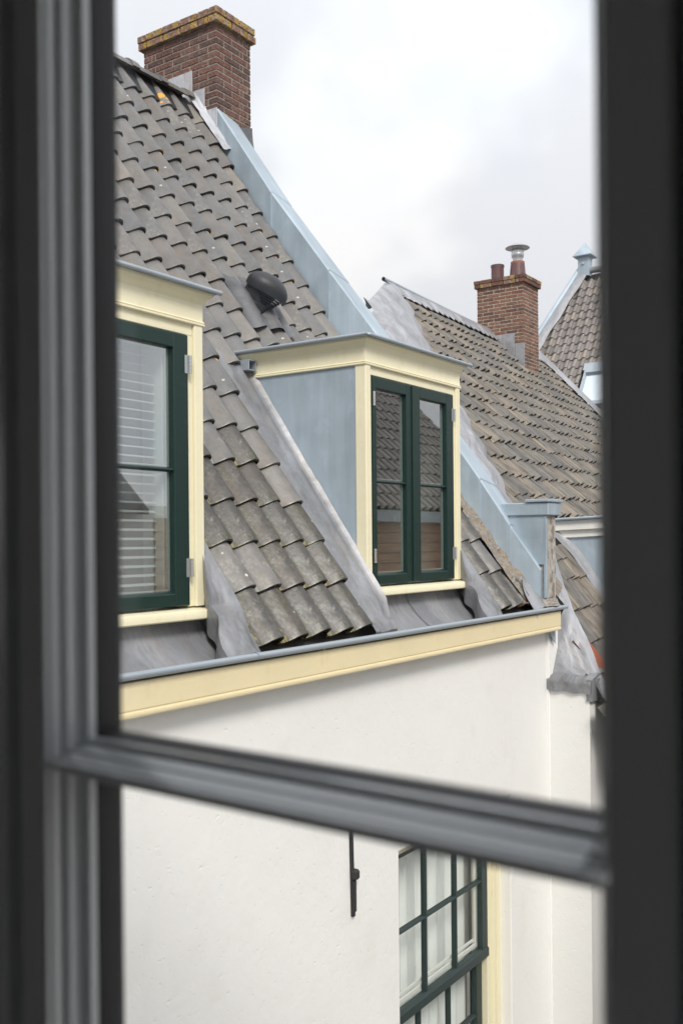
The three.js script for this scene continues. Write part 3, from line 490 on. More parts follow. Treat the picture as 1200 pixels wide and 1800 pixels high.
const lichenTex = tex(256, 256, (u, v) => { const g = sst(0.50, 0.60, fbm(u * 11 + 2, v * 11, 11, 5)), n = fbm(u * 20, v * 20, 20, 4), p = sst(0.6, 0.66, fbm(u * 16 + 7, v * 16 + 3, 16, 4)); let c = [0.20 * (0.6 + n), 0.115 * (0.6 + n), 0.085 * (0.6 + n)]; c = c.map((x, q) => mix(x, [0.40, 0.26, 0.06][q], 0.85 * g)); return c.map((x, q) => mix(x, [0.34, 0.32, 0.26][q], p * 0.7)); }, true, 2.2);
const capMat = std({ map: lichenTex, roughness: 1, bumpMap: tileBump, bumpScale: 0.01 });
function chimney(label, x0, x1, z0, z1, yb, yt, mats, capMats, base) {   // z0 front (larger), z1 back
  const t = thing('chimney', label, 'chimney', base, 'brick chimneys');
  const j = 0.011, ch = 0.060, bl = 0.21, bw = 0.10;
  part(t, 'mortar_core', cbox(x0 + 0.0045, x1 - 0.0045, yb, yt - 0.002, z1 + 0.0045, z0 - 0.0045, 0.002), mats.mortar);
  const n = Math.floor((yt - yb) / ch), geo = new Map();
  const put = (a, b, y, c, d, mat, name, h) => {
    const va = Math.floor(rnd() * 6), key = [b - a, d - c, h, va].map((q) => q.toFixed(3)).join(), jx = rr(-0.002, 0.002);
    if (!geo.has(key)) geo.set(key, cbox(-(b - a) / 2, (b - a) / 2, 0, h, -(d - c) / 2, (d - c) / 2, 0.004));
    { const uv = geo.get(key).attributes.uv; if (!geo.get(key).moved) { geo.get(key).moved = true; for (let q = 0; q < uv.count; q++) uv.setXY(q, uv.getX(q) + va * 0.137, uv.getY(q) + va * 0.291); } }
    const m = shadows(new THREE.Mesh(geo.get(key), mat)); m.name = name; m.position.set((a + b) / 2 - base[0] + jx, y - base[1], (c + d) / 2 - base[2] + rr(-0.002, 0.002)); m.rotation.y = rr(-0.008, 0.008); t.add(m);
  };
  const runs = (len) => { const cells = []; let q = 0; while (q < len - 0.03) { const e = Math.min(len, q + bl); cells.push([q, e]); q = e + j; } return cells; };
  for (let r = 0; r < n; r++) {
    const y = yt - (r + 1) * ch, odd = r % 2, pick = () => mats[Math.floor(rnd() * mats.length)];
    const xin = odd ? 0 : bw + j, zin = odd ? bw + j : 0;          // quoins alternate
    for (const [zf, sgn] of [[z0, -1], [z1, 1]]) for (const [a, b] of runs(x1 - x0 - 2 * xin, odd)) put(x0 + xin + a, x0 + xin + b, y, Math.min(zf, zf + sgn * bw), Math.max(zf, zf + sgn * bw), pick(), 'brick', ch - j);
    for (const [xf, sgn] of [[x0, 1], [x1, -1]]) for (const [a, b] of runs(z0 - z1 - 2 * zin, !odd)) put(Math.min(xf, xf + sgn * bw), Math.max(xf, xf + sgn * bw), y, z0 - zin - b, z0 - zin - a, pick(), 'brick', ch - j);
  }
  // two oversailing cap courses
  for (let k = 0; k < 2; k++) {
    const o = 0.038 + 0.006 * k, y = yt + 0.001 + k * 0.068, off = k ? 0.1 : 0;
    for (const zf of [z0 + o - bw, z1 - o]) for (let a = x0 - o + (off ? -off - j : 0); a < x1 + o - 0.02; a += bl + j) put(Math.max(a, x0 - o), Math.min(a + bl, x1 + o), y, zf, zf + bw, capMats[Math.floor(rnd() * capMats.length)], 'cap_brick', 0.062);
    for (const xf of [x0 - o, x1 + o - bw]) for (let a = z1 - o + bw + j; a < z0 + o - bw - 0.03; a += bl + j) put(xf, xf + bw, y, a, Math.min(a + bl, z0 + o - bw - j), capMats[Math.floor(rnd() * capMats.length)], 'cap_brick', 0.062);
  }
  part(t, 'cap_bed', cbox(x0 + 0.0, x1 - 0.0, yt + 0.003, yt + 0.136, z1 + 0.0, z0 - 0.0, 0.004), M.mortar);
  return t;
}
{
  const c = chimney('tall brick chimney with yellow lichen on its capping, on the near ridge', 6.70, 7.18, -2.925, -3.845, 3.30, 4.70, bricksA, [capMat], [6.94, 3.3, -3.38]);
  // stepped lead flashing up the side and lead at the foot
  for (const [za, zb, ya, yb] of [[-3.56, -3.215, 4.02, 4.34], [-3.21, -3.065, 3.80, 4.14], [-3.06, -2.918, 3.55, 3.93]]) part(c, 'step_flashing', cbox(6.687, 6.697, ya, yb, za, zb, 0.002), M.leadChalk);
  part(c, 'lead_soaker', grid(10, 24, (u, v) => { const z = mix(-3.22, -2.80, v), h = 0.05 + 0.02 * (fbm(u * 5, v * 9, 16, 3)) - 0.04 * u; return [6.70 - 0.10 * u + 0.02 * v, roofY(z) + h * 0.57 + 0.02, z + h * 0.82, u * 0.3, v]; }), M.leadChalk);
  part(c, 'front_flashing', grid(12, 8, (u, v) => [6.86 + 0.33 * u, mix(3.80, 3.56, v) + 0.10 * u * (1 - v) + 0.012 * fbm(u * 9, v * 4, 16, 2), -2.918 + 0.06 * v * v, u * 0.4, v * 0.3]), M.leadDark);
}
{
  const t = chimney('brick chimney carrying two clay pots and a metal cowl on the far ridge', 15.40, 16.03, -3.82, -4.68, 2.55, 4.345, bricksB, [bricksB[3], bricksB[1], bricksB[3], capMat], [15.7, 2.5, -4.25]);
  const pot = std({ color: lin(0.17, 0.085, 0.085), roughness: 0.45, map: brickTex }), rust = std({ color: lin(0.36, 0.13, 0.07), roughness: 0.8, map: brickTex });
  const lathe = (pts, x, z, y) => { const g = new THREE.LatheGeometry(pts.map((p) => new THREE.Vector2(...p)), 24); g.translate(x, y, z); return g; };
  const p1 = part(t, 'chimney_pot', lathe([[0.11, 0], [0.11, 0.27], [0.118, 0.28], [0.118, 0.30], [0.09, 0.30], [0.085, 0]], 15.72, -4.44, 4.478), pot);
  part(p1, 'pot_crust', lathe([[0.08, 0.298], [0.12, 0.302], [0.115, 0.315], [0.085, 0.312]], 15.72, -4.44, 4.478), M.mortar, t);
  const p2 = part(t, 'chimney_pot', lathe([[0.145, 0], [0.118, 0.30], [0.115, 0.31], [0.09, 0.31], [0.11, 0]], 15.72, -4.06, 4.478), pot);
  part(p2, 'pot_rim', lathe([[0.1215, 0.25], [0.1185, 0.31], [0.10, 0.3115]], 15.72, -4.06, 4.478), rust, t);
  const cw = part(t, 'cowl', lathe([[0.085, 0.30], [0.085, 0.38], [0.105, 0.39], [0.105, 0.43], [0.110, 0.435], [0.105, 0.44], [0.105, 0.475], [0.110, 0.48], [0.105, 0.485], [0.105, 0.53], [0.08, 0.535]], 15.72, -4.06, 4.478), M.steel);
  part(cw, 'cowl_hat', lathe([[0, 0.635], [0.06, 0.628], [0.14, 0.598], [0.205, 0.555], [0.21, 0.548], [0.14, 0.578], [0, 0.60]], 15.72, -4.06, 4.478), M.steel, t);
  for (const a of [0.4, 2.5, 4.6]) part(cw, 'cowl_strut', cyl(0.006, 0.006, 4.478 + 0.5, 4.478 + 0.6, 15.72 + Math.cos(a) * 0.09, -4.06 + Math.sin(a) * 0.09, 6), M.steel, t);
  for (const [za, zb, ya, yb] of [[-4.36, -3.98, 3.05, 3.50], [-3.975, -3.80, 2.82, 3.32]]) part(t, 'step_flashing', cbox(15.389, 15.397, ya, yb, za, zb, 0.002), M.leadPale);
}

// ---------------------------------------------------------------- neighbouring house
const A = 4.1 * Math.PI / 180, O = [7.4, 0, 0], ux = [Math.cos(A), 0, -Math.sin(A)], uz = [Math.sin(A), 0, Math.cos(A)], SN = 1.05, CN = -0.5;
const L2W = (x, y, w) => [O[0] + x * ux[0] + w * uz[0], y, O[2] + x * ux[2] + w * uz[2]];
const nY = (w) => w < -0.3 ? CN - SN * w : CN + SN * 0.3 - 1.5 * (w + 0.3), PHN = Math.atan(SN);      // the foot of the roof is steeper
const edgeX = (w) => -0.6 + (0.47 - w) * 1.253;      // the tiles stop at a party line that crosses the roof at a slant
const nb = thing('neighbouring_house', 'neighbouring house with streaky brown-grey pantile roof cut at a slant by crumpled lead', 'house', [12, -H, -1]);
{
  const lowX = (w) => { const t = [[-0.4, 0.95], [-0.127, 0.46], [0.02, 0.29], [0.137, 0.21], [0.30, 0.01], [0.7, -0.45]]; for (let k = 0; k < 5; k++) if (w < t[k + 1][0] || k === 4) return mix(t[k][1], t[k + 1][1], (w - t[k][0]) / (t[k + 1][0] - t[k][0])); };
  const sa = Math.sin(PHN), ca = Math.cos(PHN), W = 0.2, G = 0.292, geos = [];
  for (let k = 0; k < 16; k++) geos.push(pantile(W, 0.37, k, { lift: rr(0.036, 0.05), amp: rr(0.80, 1.02), skew: rr(-0.012, 0.012), th: 0.020 }));
  const slope = (name, w0, wTop, ph, outline, keep) => {
    const roof = shadows(new THREE.Mesh()); roof.name = name; nb.add(roof);
    const off = 0.075, c = Math.cos(ph), b = L2W(0, nY(w0) - off * c, w0 - off * Math.sin(ph)), d = (w) => (w - w0) / c;
    roof.position.set(b[0] - 12, b[1] + H, b[2] + 1); roof.rotation.set(ph, A, 0, 'YXZ');
    const g = new THREE.ExtrudeGeometry(new THREE.Shape(outline.map(([x, w]) => new THREE.Vector2(x, d(w)))), { depth: 0.03, bevelEnabled: false }); g.rotateX(Math.PI / 2); roof.geometry = boxUV(g); roof.material = M.deck;
    const list = [];
    for (let r = 0; r * G < -d(wTop); r++) { const z = -r * G, w = w0 + z * c; for (let x = -1; x < 10.6; x += W) { const red = keep(x, w); if (red === false) continue; list.push({ x: x + rr(-0.006, 0.006), z: z + rr(-0.015, 0.015), mat: red === 2 ? M.redTile : undefined }); } }
    layTiles(roof, list, geos, oldTileMats, 'roof_tile');
  };
  slope('roof', -0.30, -3.66, PHN, [[edgeX(-0.3) + 0.2, -0.28], [1.5, -0.28], [1.5, -0.62], [3.4, -0.62], [3.4, -0.28], [10.7, -0.28], [10.7, -3.80], [edgeX(-3.80) + 0.1, -3.80]], (x, w) => x >= edgeX(w - 0.1) - 0.02 && !(x + W > 1.36 && x < 3.5 && w > -0.66));
  let red = 0;
  slope('lower_roof', 0.62, -0.28, Math.atan(1.5), [[lowX(0.6) + 0.08, 0.64], [1.5, 0.64], [1.5, -0.28], [lowX(-0.28) + 0.05, -0.28], [lowX(0.02) + 0.08, 0.02]], (x, w) => { if (x < lowX(w - 0.06) - 0.03 || x + W > 1.62) return false; return w > 0.22 && w < 0.40 && !red++ ? 2 : true; });
  // ridge covered in lead with a toothed lower edge over the rolls
  const ry = nY(-3.86) + 0.03;
  for (let k = 0, x = 4.45; x < 8.1 + 2.5; x += 1.25, k++) {
    const x1 = Math.min(x + 1.26, 10.7);
    part(nb, 'ridge_flashing', grid(64, 10, (u, v) => { const xx = mix(x, x1, u), tooth = 0.05 * ((xx / 0.2) % 1), s = v * (0.26 + tooth); const w = -3.87 + s * ca * 0.95, y = ry - s * sa * 0.93 + 0.03 * (1 - v) + 0.007 * Math.sin(xx / 0.2 * Math.PI * 2) * sst(0.3, 0.9, v) + 0.012; const n = 0.010 * (fbm(xx * 3, v * 4, 64, 3) - 0.5); const p = L2W(xx, y + n + 0.004 * k % 2, w); return [...p, xx, s]; }), M.leadPale);
    if (k) part(nb, 'ridge_back', grid(8, 2, (u, v) => { const p = L2W(mix(x, x1, u), ry + 0.03 - 0.35 * v, -3.87 - 0.3 * v); return [...p, u, v]; }), M.leadPale);
  }
  part(nb, 'ridge_roll', tube([L2W(4.42, ry + 0.035, -3.875), L2W(7, ry + 0.02, -3.875), L2W(10.7, ry + 0.03, -3.875)], 0.03, 40, 8), M.zincRim);
  part(nb, 'rear_roof', hull8([L2W(5.0, ry - 0.06, -3.9), L2W(10.7, ry - 0.06, -3.9), L2W(10.7, -0.6, -7.4), L2W(5, -0.6, -7.4), L2W(5.0, ry - 0.12, -3.85), L2W(10.7, ry - 0.12, -3.85), L2W(10.7, -0.7, -7.3), L2W(5, -0.7, -7.3)]), oldTileMats[0]);
  // crumpled lead between the tiles and the zinc parapet
  const crumple = (u, v) => 0.16 * (fbm(u * 3.2 + 1, v * 9, 32, 3) - 0.5) + 0.07 * Math.abs(fbm(u * 6 + 7 + v * 2.5, v * 8, 32, 3) - 0.5) + 0.03 * (fbm(u * 14, v * 34, 64, 2) - 0.5);
  part(nb, 'edge_flashing', grid(28, 150, (u, v) => {
    const w = mix(mix(-3.22, -3.87, sst(0, 0.8, u)), -0.02, v), wid = mix(1.50, 0.60, sst(0.40, 0.85, v)), ragged = 0.10 * (fbm(v * 26, 0.5, 64, 3) - 0.5) + 0.06 * Math.sin(v * 70);
    const x = edgeX(w) + 0.10 + ragged - wid * (1 - u), h = 0.035 + crumple(u, v) * (0.35 + 0.65 * (1 - u)) + 0.16 * Math.sin((1 - u) * 2.2) * sst(1, 0.55, v) * (1 - 0.8 * sst(0.1, 0.0, v)) - 0.02 * sst(0.92, 1, u);
    const p = L2W(x, nY(w) + h - 0.12 * sst(0.06, 0, v) * sst(0.9, 0.3, u), w); return [...p, x, w * 1.4];
  }), M.leadPale);
  // right verge edged in lead
  part(nb, 'verge_flashing', grid(8, 60, (u, v) => { const w = mix(-3.87, -0.3, v), x = 10.62 + 0.22 * u + 0.02 * (fbm(v * 30, u, 32, 2) - 0.5), h = 0.05 + 0.09 * Math.sin(u * Math.PI * 0.7); const p = L2W(x, nY(w) + h, w); return [...p, x, w]; }), M.leadPale);
  // lower part: lead running down to a white slanting wall with lead capping
  const p0 = [7.405, -0.13], dir = [-0.13, 0.9915], wallPt = (t, o = 0) => [p0[0] + dir[0] * t + dir[1] * o, p0[1] + dir[1] * t - dir[0] * o]; // o: towards the neighbour
  const TL = 0.40, yc = -1.10;
  const slab = (t0, t1, o0, o1, y0, y1) => { const q = [[t0, o0], [t1, o0], [t1, o1], [t0, o1]].map(([t, o]) => wallPt(t, o)); return hull8([...q.map((r) => [r[0], y0, r[1]]), ...q.map((r) => [r[0], y1, r[1]])]); };
  part(nb, 'side_wall', slab(0, TL, 0, 0.3, -H, yc - 0.10), M.plaster);
  part(nb, 'front_wall', hull8([[...wallPt(TL, 0)], [...wallPt(TL, 0.3)], L2W(10.7, 0, 0.9).filter((_, k) => k !== 1), L2W(10.7, 0, 0.7).filter((_, k) => k !== 1)].flatMap((q) => [[q[0], -H, q[1]]]).concat([[...wallPt(TL, 0)], [...wallPt(TL, 0.3)], L2W(10.7, 0, 0.9).filter((_, k) => k !== 1), L2W(10.7, 0, 0.7).filter((_, k) => k !== 1)].map((q) => [q[0], -1.5, q[1]]))), M.plaster);
  part(nb, 'wall_capping', grid(60, 14, (u, v) => { // lead dressed over the wall head
    const t = mix(-0.01, TL + 0.02, u), a = v * 1.9, n = 0.03 * (fbm(u * 12, v * 5, 32, 3) - 0.5); let o, y; if (a < 0.7) { o = -0.022 - n * 0.5; y = mix(yc - 0.105 + 0.006 * Math.sin(u * 17), yc - 0.015, a / 0.7); } else { const k = (a - 0.7) / 1.2; o = mix(-0.02, 0.34, k); y = yc + 0.02 * Math.sin(k * 3) + n + 0.05 * k; }
    if (u < 0.06) y -= 0.03 * (1 - u / 0.06); const q = wallPt(t, o); return [q[0], y, q[1], t * 1.2, v * 0.4];
  }), M.lead);
  part(nb, 'capping_return', slab(TL - 0.02, TL + 0.03, -0.015, 0.3, yc - 0.16, yc + 0.005), M.lead);
  part(nb, 'lower_flashing', grid(30, 40, (u, v) => { // from the wall head up to the cut tiles
    const w = mix(-0.30, 0.50, v), ex = lowX(w) + 0.09 + 0.06 * (fbm(v * 14, 0.2, 32, 3) - 0.5), top = L2W(ex, nY(w) + 0.04, w), q = wallPt(mix(-0.20, 0.44, v), 0.05), low = [q[0], yc + 0.01, q[1]];
    const k = 1 - u, n = 0.08 * (fbm(u * 4, v * 5 + 3, 32, 4) - 0.5) * Math.sin(u * Math.PI); return [mix(top[0], low[0], k) + n * 0.3, mix(top[1], low[1], Math.pow(k, 1.3)) + n, mix(top[2], low[2], k) + n * 0.5, u * 0.7, v];
  }), M.leadPale);
  part(nb, 'party_wall', hull8([[7.0, -H, -0.4], [7.4, -H, -0.4], L2W(3.4, -H, -3.5), L2W(3.0, -H, -3.5), [7.1, -0.3, -0.4], [7.5, -0.3, -0.4], L2W(3.4, 2.4, -3.5), L2W(3.0, 2.4, -3.5)]), M.plaster);
}
{ // the neighbour's dormer, seen from its side
  const d = thing('neighbouring_dormer', 'small dormer with white boarded eaves and zinc cheek on the neighbouring roof', 'dormer', L2W(2.3, -0.4, -0.2));
  const X0 = 1.55, X1 = 3.3;
  const onx = (prof, xa, xb) => { const g = extrude(prof, 'x', xa, xb, 0.3), p = g.attributes.position; for (let i = 0; i < p.count; i++) { const q = L2W(p.getX(i), p.getY(i), p.getZ(i)); p.setXYZ(i, ...q); } g.computeVertexNormals(); return g; };
  part(d, 'cheek', onx([[0.35, 0.05], [-0.50, 0.0], [-0.50, -0.02], [0.35, nY(0.35) - 0.05]], X0, X0 + 0.03), M.zinc);
  part(d, 'eaves_board', onx([[0.42, 0.205], [-0.60, 0.16], [-0.60, 0.075], [0.42, 0.115]], X0 - 0.06, X0 + 0.05), M.white);
  part(d, 'lower_board', onx([[0.41, 0.113], [-0.59, 0.073], [-0.59, 0.01], [-0.46, 0.01], [0.41, 0.05]], X0 - 0.025, X0 + 0.05), M.white);
  part(d, 'edge_board', onx([[-0.46, 0.012], [-0.59, 0.012], [-0.59, -0.04], [-0.52, -0.065], [-0.46, -0.03]], X0 - 0.024, X0 + 0.04), M.white);
  part(d, 'dormer_roof', onx([[0.45, 0.235], [-0.66, 0.185], [-0.66, 0.165], [0.45, 0.21]], X0 - 0.09, X1), M.zinc);
  part(d, 'roof_edge', tube([L2W(X0 - 0.09, 0.176, -0.66), L2W(X0 - 0.09, 0.20, -0.1), L2W(X0 - 0.09, 0.222, 0.45)], 0.014, 20, 8), M.zincRim);
  part(d, 'front_wall', onx([[0.35, 0.2], [0.30, 0.2], [0.30, -1.0], [0.35, -1.0]], X0 + 0.03, X1), M.white);
  part(d, 'lead_flashing', grid(10, 50, (u, v) => { const w = mix(-0.60, 0.6, v), x = X0 - 0.17 * u, h = 0.02 + 0.07 * Math.pow(1 - u, 2) - 0.02 * Math.exp(-Math.pow((u - 0.3) / 0.15, 2)) + 0.014 * (fbm(u * 3, v * 14, 32, 3) - 0.5); const p = L2W(x, nY(w) + h, w); return [...p, x, w]; }), M.leadPale);
}

// ---------------------------------------------------------------- hipped house far behind
{
  const t = thing('hipped_house', 'far house with steep hipped pantile roof topped by a small zinc turret', 'house', [27, -H, -5.5]);
  const S2 = 1.4, P2 = Math.atan(S2), yy = (x) => 5.232 + S2 * (x - 24.871);
  // the slope facing this way rises towards +x, courses run along z
  const roof = shadows(new THREE.Mesh()); roof.name = 'roof'; t.add(roof);
  const X0 = 21.5, off = 0.06;
  roof.position.set(X0 - 27 + off * Math.sin(P2), yy(X0) + H - off * Math.cos(P2), 0 + 5.5);
  // local x = +z of the world, y = off the roof, z = down the slope (-x, -y)
  const ex = new THREE.Vector3(0, 0, 1), ez = new THREE.Vector3(-Math.cos(P2), -Math.sin(P2), 0), ey = new THREE.Vector3().crossVectors(ez, ex);
  roof.quaternion.setFromRotationMatrix(new THREE.Matrix4().makeBasis(ex, ey, ez));
  const dOf = (x) => -(x - X0) / Math.cos(P2), hipZ = (x) => mix(-7.62, -6.93, (x - 24.9) / (26.42 - 24.9));
  const sh = new THREE.Shape([[hipZ(X0), 0], [-2, 0], [-2, dOf(26.35)], [-6.6, dOf(26.4)], [hipZ(26.3), dOf(26.3)]].map((p) => new THREE.Vector2(...p)));
  const g = new THREE.ExtrudeGeometry(sh, { depth: 0.03, bevelEnabled: false }); g.rotateX(Math.PI / 2); roof.geometry = boxUV(g); roof.material = M.deck;
  const W = 0.215, G = 0.30, geos = []; for (let k = 0; k < 8; k++) geos.push(pantile(W, 0.37, k, { amp: 1.1 }));
  const list = []; for (let r = 0; r < 27; r++) { const z = -r * G, x = X0 - z * Math.cos(P2); if (x > 26.3) break; for (let q = -10; q < -3.2; q += W) { if (q < hipZ(x) - 0.08) continue; if (x > 23.45 && x < 24.22 && q + W > -6.0 && q < -5.05) continue; list.push({ x: q, z }); } }
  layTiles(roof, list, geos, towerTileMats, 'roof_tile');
  // lead and zinc along the hip
  part(t, 'hip_flashing', grid(8, 40, (u, v) => { const x = mix(23.2, 26.45, v), z = hipZ(x) - 0.10 + 0.34 * u + 0.02 * Math.sin(v * 30) * u; return [x - 0.05, yy(x) + 0.06 + 0.05 * Math.sin(u * 3), z, u * 0.4, v * 3]; }), M.leadPale);
  part(t, 'hip_roll', tube([[23.2, yy(23.2) + 0.14, hipZ(23.2) - 0.1], [26.45, yy(26.45) + 0.14, hipZ(26.45) - 0.06]], 0.07, 10, 8), M.zinc);
  part(t, 'side_roof', hull8([[23.2, yy(23.2), hipZ(23.2) - 0.06], [26.5, yy(26.45), -6.95], [30, yy(26.45), -6.95], [30, yy(23.2), -8.6], [23.3, yy(23.2) - 0.1, hipZ(23.2)], [26.5, yy(26.45) - 0.1, -6.9], [30, yy(26.45) - 0.1, -6.9], [30, yy(23.2) - 0.1, -8.5]]), towerTileMats[0]);
  part(t, 'ridge', tube([[26.42, yy(26.42) + 0.05, -6.9], [26.42, yy(26.42) + 0.05, -2]], 0.09, 6, 8), M.leadPale);
  part(t, 'wall', cbox(22.2, 32, -H, yy(21.6), -8.5, -1.5), M.plaster);
  const tu = part(t, 'turret', cbox(26.25, 26.56, 7.28, 7.85, -6.99, -6.68, 0.01), M.zinc);
  part(tu, 'turret_roof', (() => { const c = new THREE.ConeGeometry(0.36, 0.40, 4).rotateY(Math.PI / 4); c.translate(26.405, 8.05, -6.835); return c; })(), M.zinc, t);
  part(tu, 'turret_eaves', cbox(26.14, 26.67, 7.825, 7.86, -7.10, -6.57, 0.008), M.zinc, t);
  part(tu, 'turret_knob', new THREE.SphereGeometry(0.035, 10, 8).translate(26.24, 7.62, -6.84), M.zinc, t);
  // roof window
  const sk = (x, z, o) => [x - o * Math.sin(P2), yy(x) + o * Math.cos(P2), z];
  const slabS = (xa, xb, za, zb, o0, o1) => hull8([sk(xa, za, o0), sk(xb, za, o0), sk(xb, zb, o0), sk(xa, zb, o0), sk(xa, za, o1), sk(xb, za, o1), sk(xb, zb, o1), sk(xa, zb, o1)]);
  const f = part(t, 'roof_window', [slabS(23.45, 24.16, -6.0, -5.94, 0, 0.11), slabS(23.45, 24.16, -5.16, -5.10, 0, 0.11), slabS(23.45, 23.52, -5.94, -5.16, 0, 0.11), slabS(24.08, 24.16, -5.94, -5.16, 0, 0.14)], M.zincRim);
  part(f, 'pane', slabS(23.52, 24.08, -5.94, -5.16, 0.06, 0.07), phy({ color: lin(0.72, 0.78, 0.84), metalness: 0.9, roughness: 0.05 }), t);
  part(f, 'window_flashing', slabS(24.16, 24.30, -6.06, -5.04, 0.02, 0.09), M.zincRim, t);
}

// ---------------------------------------------------------------- sash window in the plastered wall, its curtain, wall anchor
{
  const w = thing('sash_window', 'green many-paned sash window in a cream frame set in the white wall', 'window', [5.89, -4.25, -0.2]);
  part(w, 'frame', [cbox(6.50, 6.565, -4.25, -1.89, -0.335, -0.205, 0.004), cbox(6.564, 6.688, -4.25, -1.888, -0.335, -0.185, 0.004), cbox(6.602, 6.622, -4.25, -1.89, -0.186, -0.176, 0.003), cbox(5.092, 5.118, -4.25, -1.888, -0.335, -0.19, 0.004), cbox(5.118, 6.50, -1.966, -1.888, -0.335, -0.19, 0.004), cbox(5.118, 6.50, -4.25, -4.17, -0.335, -0.12, 0.004)], M.cream);
  const sash = (x0, x1, y0, y1, zf, cols, rows, top, bot) => {
    const s = new THREE.Group(); s.name = 'sash'; w.add(s); const zb = zf - 0.04, st0 = 0.09, gx0 = x0 + st0, gx1 = x1 - st0, gy0 = y0 + bot, gy1 = y1 - top;
    part(s, 'stile', cbox(x0, gx0, y0, y1, zb, zf, 0.004), M.greenOld, w); part(s, 'stile', cbox(gx1, x1, y0, y1, zb, zf, 0.004), M.greenOld, w);
    part(s, 'rail', cbox(gx0, gx1, gy1, y1, zb, zf - 0.001, 0.004), M.greenOld, w); part(s, 'rail', extrude([[zb, y0], [zf + 0.008, y0], [zf + 0.008, gy0 - 0.02], [zf - 0.012, gy0], [zb, gy0]], 'x', x0 - 0.001, x1 + 0.001), M.greenOld, w);
    for (const c of cols) part(s, 'glazing_bar', extrude([[c - 0.013, zb], [c + 0.013, zb], [c + 0.012, zf - 0.014], [c + 0.006, zf - 0.004], [c - 0.006, zf - 0.004], [c - 0.012, zf - 0.014]], 'y', gy0, gy1), M.greenOld, w);
    for (const r of rows) part(s, 'glazing_bar', extrude([[zb, r - 0.014], [zf - 0.014, r - 0.013], [zf - 0.005, r - 0.006], [zf - 0.005, r + 0.004], [zf - 0.014, r + 0.012], [zb, r + 0.014]], 'x', gx0, gx1), M.greenOld, w);
    const X = [gx0, ...cols, gx1], Y = [gy0, ...rows, gy1];
    for (let i = 0; i < X.length - 1; i++) for (let k = 0; k < Y.length - 1; k++) part(s, 'pane', cbox(X[i], X[i + 1], Y[k], Y[k + 1], zb + 0.012, zb + 0.013, 0.0001), M.glassThin, w);
  };
  M.glassThin = phy({ color: lin(0.97, 0.985, 0.98), transmission: 1, thickness: 0, ior: 1.45, roughness: 0 });
  sash(5.12, 6.498, -3.035, -1.968, -0.20, [5.61, 6.028], [-2.472], 0.03, 0.075);
  sash(5.14, 6.498, -4.16, -3.01, -0.25, [5.606, 6.018], [-3.46], 0.05, 0.08);
  part(w, 'inner_bead', [cbox(5.2, 6.42, -2.955, -2.925, -0.262, -0.248, 0.002), cbox(5.2, 6.42, -2.915, -2.895, -0.275, -0.262, 0.002), cbox(6.385, 6.41, -2.92, -2.0, -0.262, -0.246, 0.002)], M.white);
  const c = thing('net_curtain', 'thin white pleated net curtain hanging behind the sash window', 'curtain', [5.8, -4.2, -0.42]);
  part(c, 'curtain', grid(260, 12, (u, v) => { const x = mix(5.05, 6.62, u), ph = u * 75 + 4 * fbm(u * 7, 0.3, 16, 3) + 0.5 * v; return [x, mix(-4.2, -1.9, v), -0.42 + 0.022 * Math.sin(ph) * (1.05 - 0.25 * v) + 0.02 * Math.sin(u * 23)]; }), M.curtain);
  part(w, 'room_backing', [cbox(4.9, 6.9, -4.6, -1.6, -1.3, -1.25), cbox(4.9, 4.95, -4.6, -1.6, -1.25, -0.37), cbox(6.85, 6.9, -4.6, -1.6, -1.25, -0.37), cbox(4.95, 6.85, -1.65, -1.6, -1.25, -0.37), cbox(4.95, 6.85, -4.6, -4.55, -1.25, -0.37)], M.liner);
}
{
  const a = thing('wall_anchor', 'black wrought iron wall anchor bar fixed on the white plaster', 'wall anchor', [4.58, -2.12, ZW]);
  part(a, 'bar', hull8([[4.571, -2.115, ZW - 0.004], [4.592, -2.115, ZW - 0.004], [4.592, -2.115, ZW + 0.018], [4.573, -2.115, ZW + 0.018], [4.556, -1.50, ZW - 0.004], [4.578, -1.50, ZW - 0.004], [4.576, -1.50, ZW + 0.016], [4.558, -1.50, ZW + 0.016]]), M.iron);
  part(a, 'boss', [cbox(4.560, 4.606, -1.905, -1.848, ZW + 0.002, ZW + 0.046, 0.010), cbox(4.572, 4.596, -2.09, -1.91, ZW + 0.004, ZW + 0.028, 0.006)], M.iron);
}

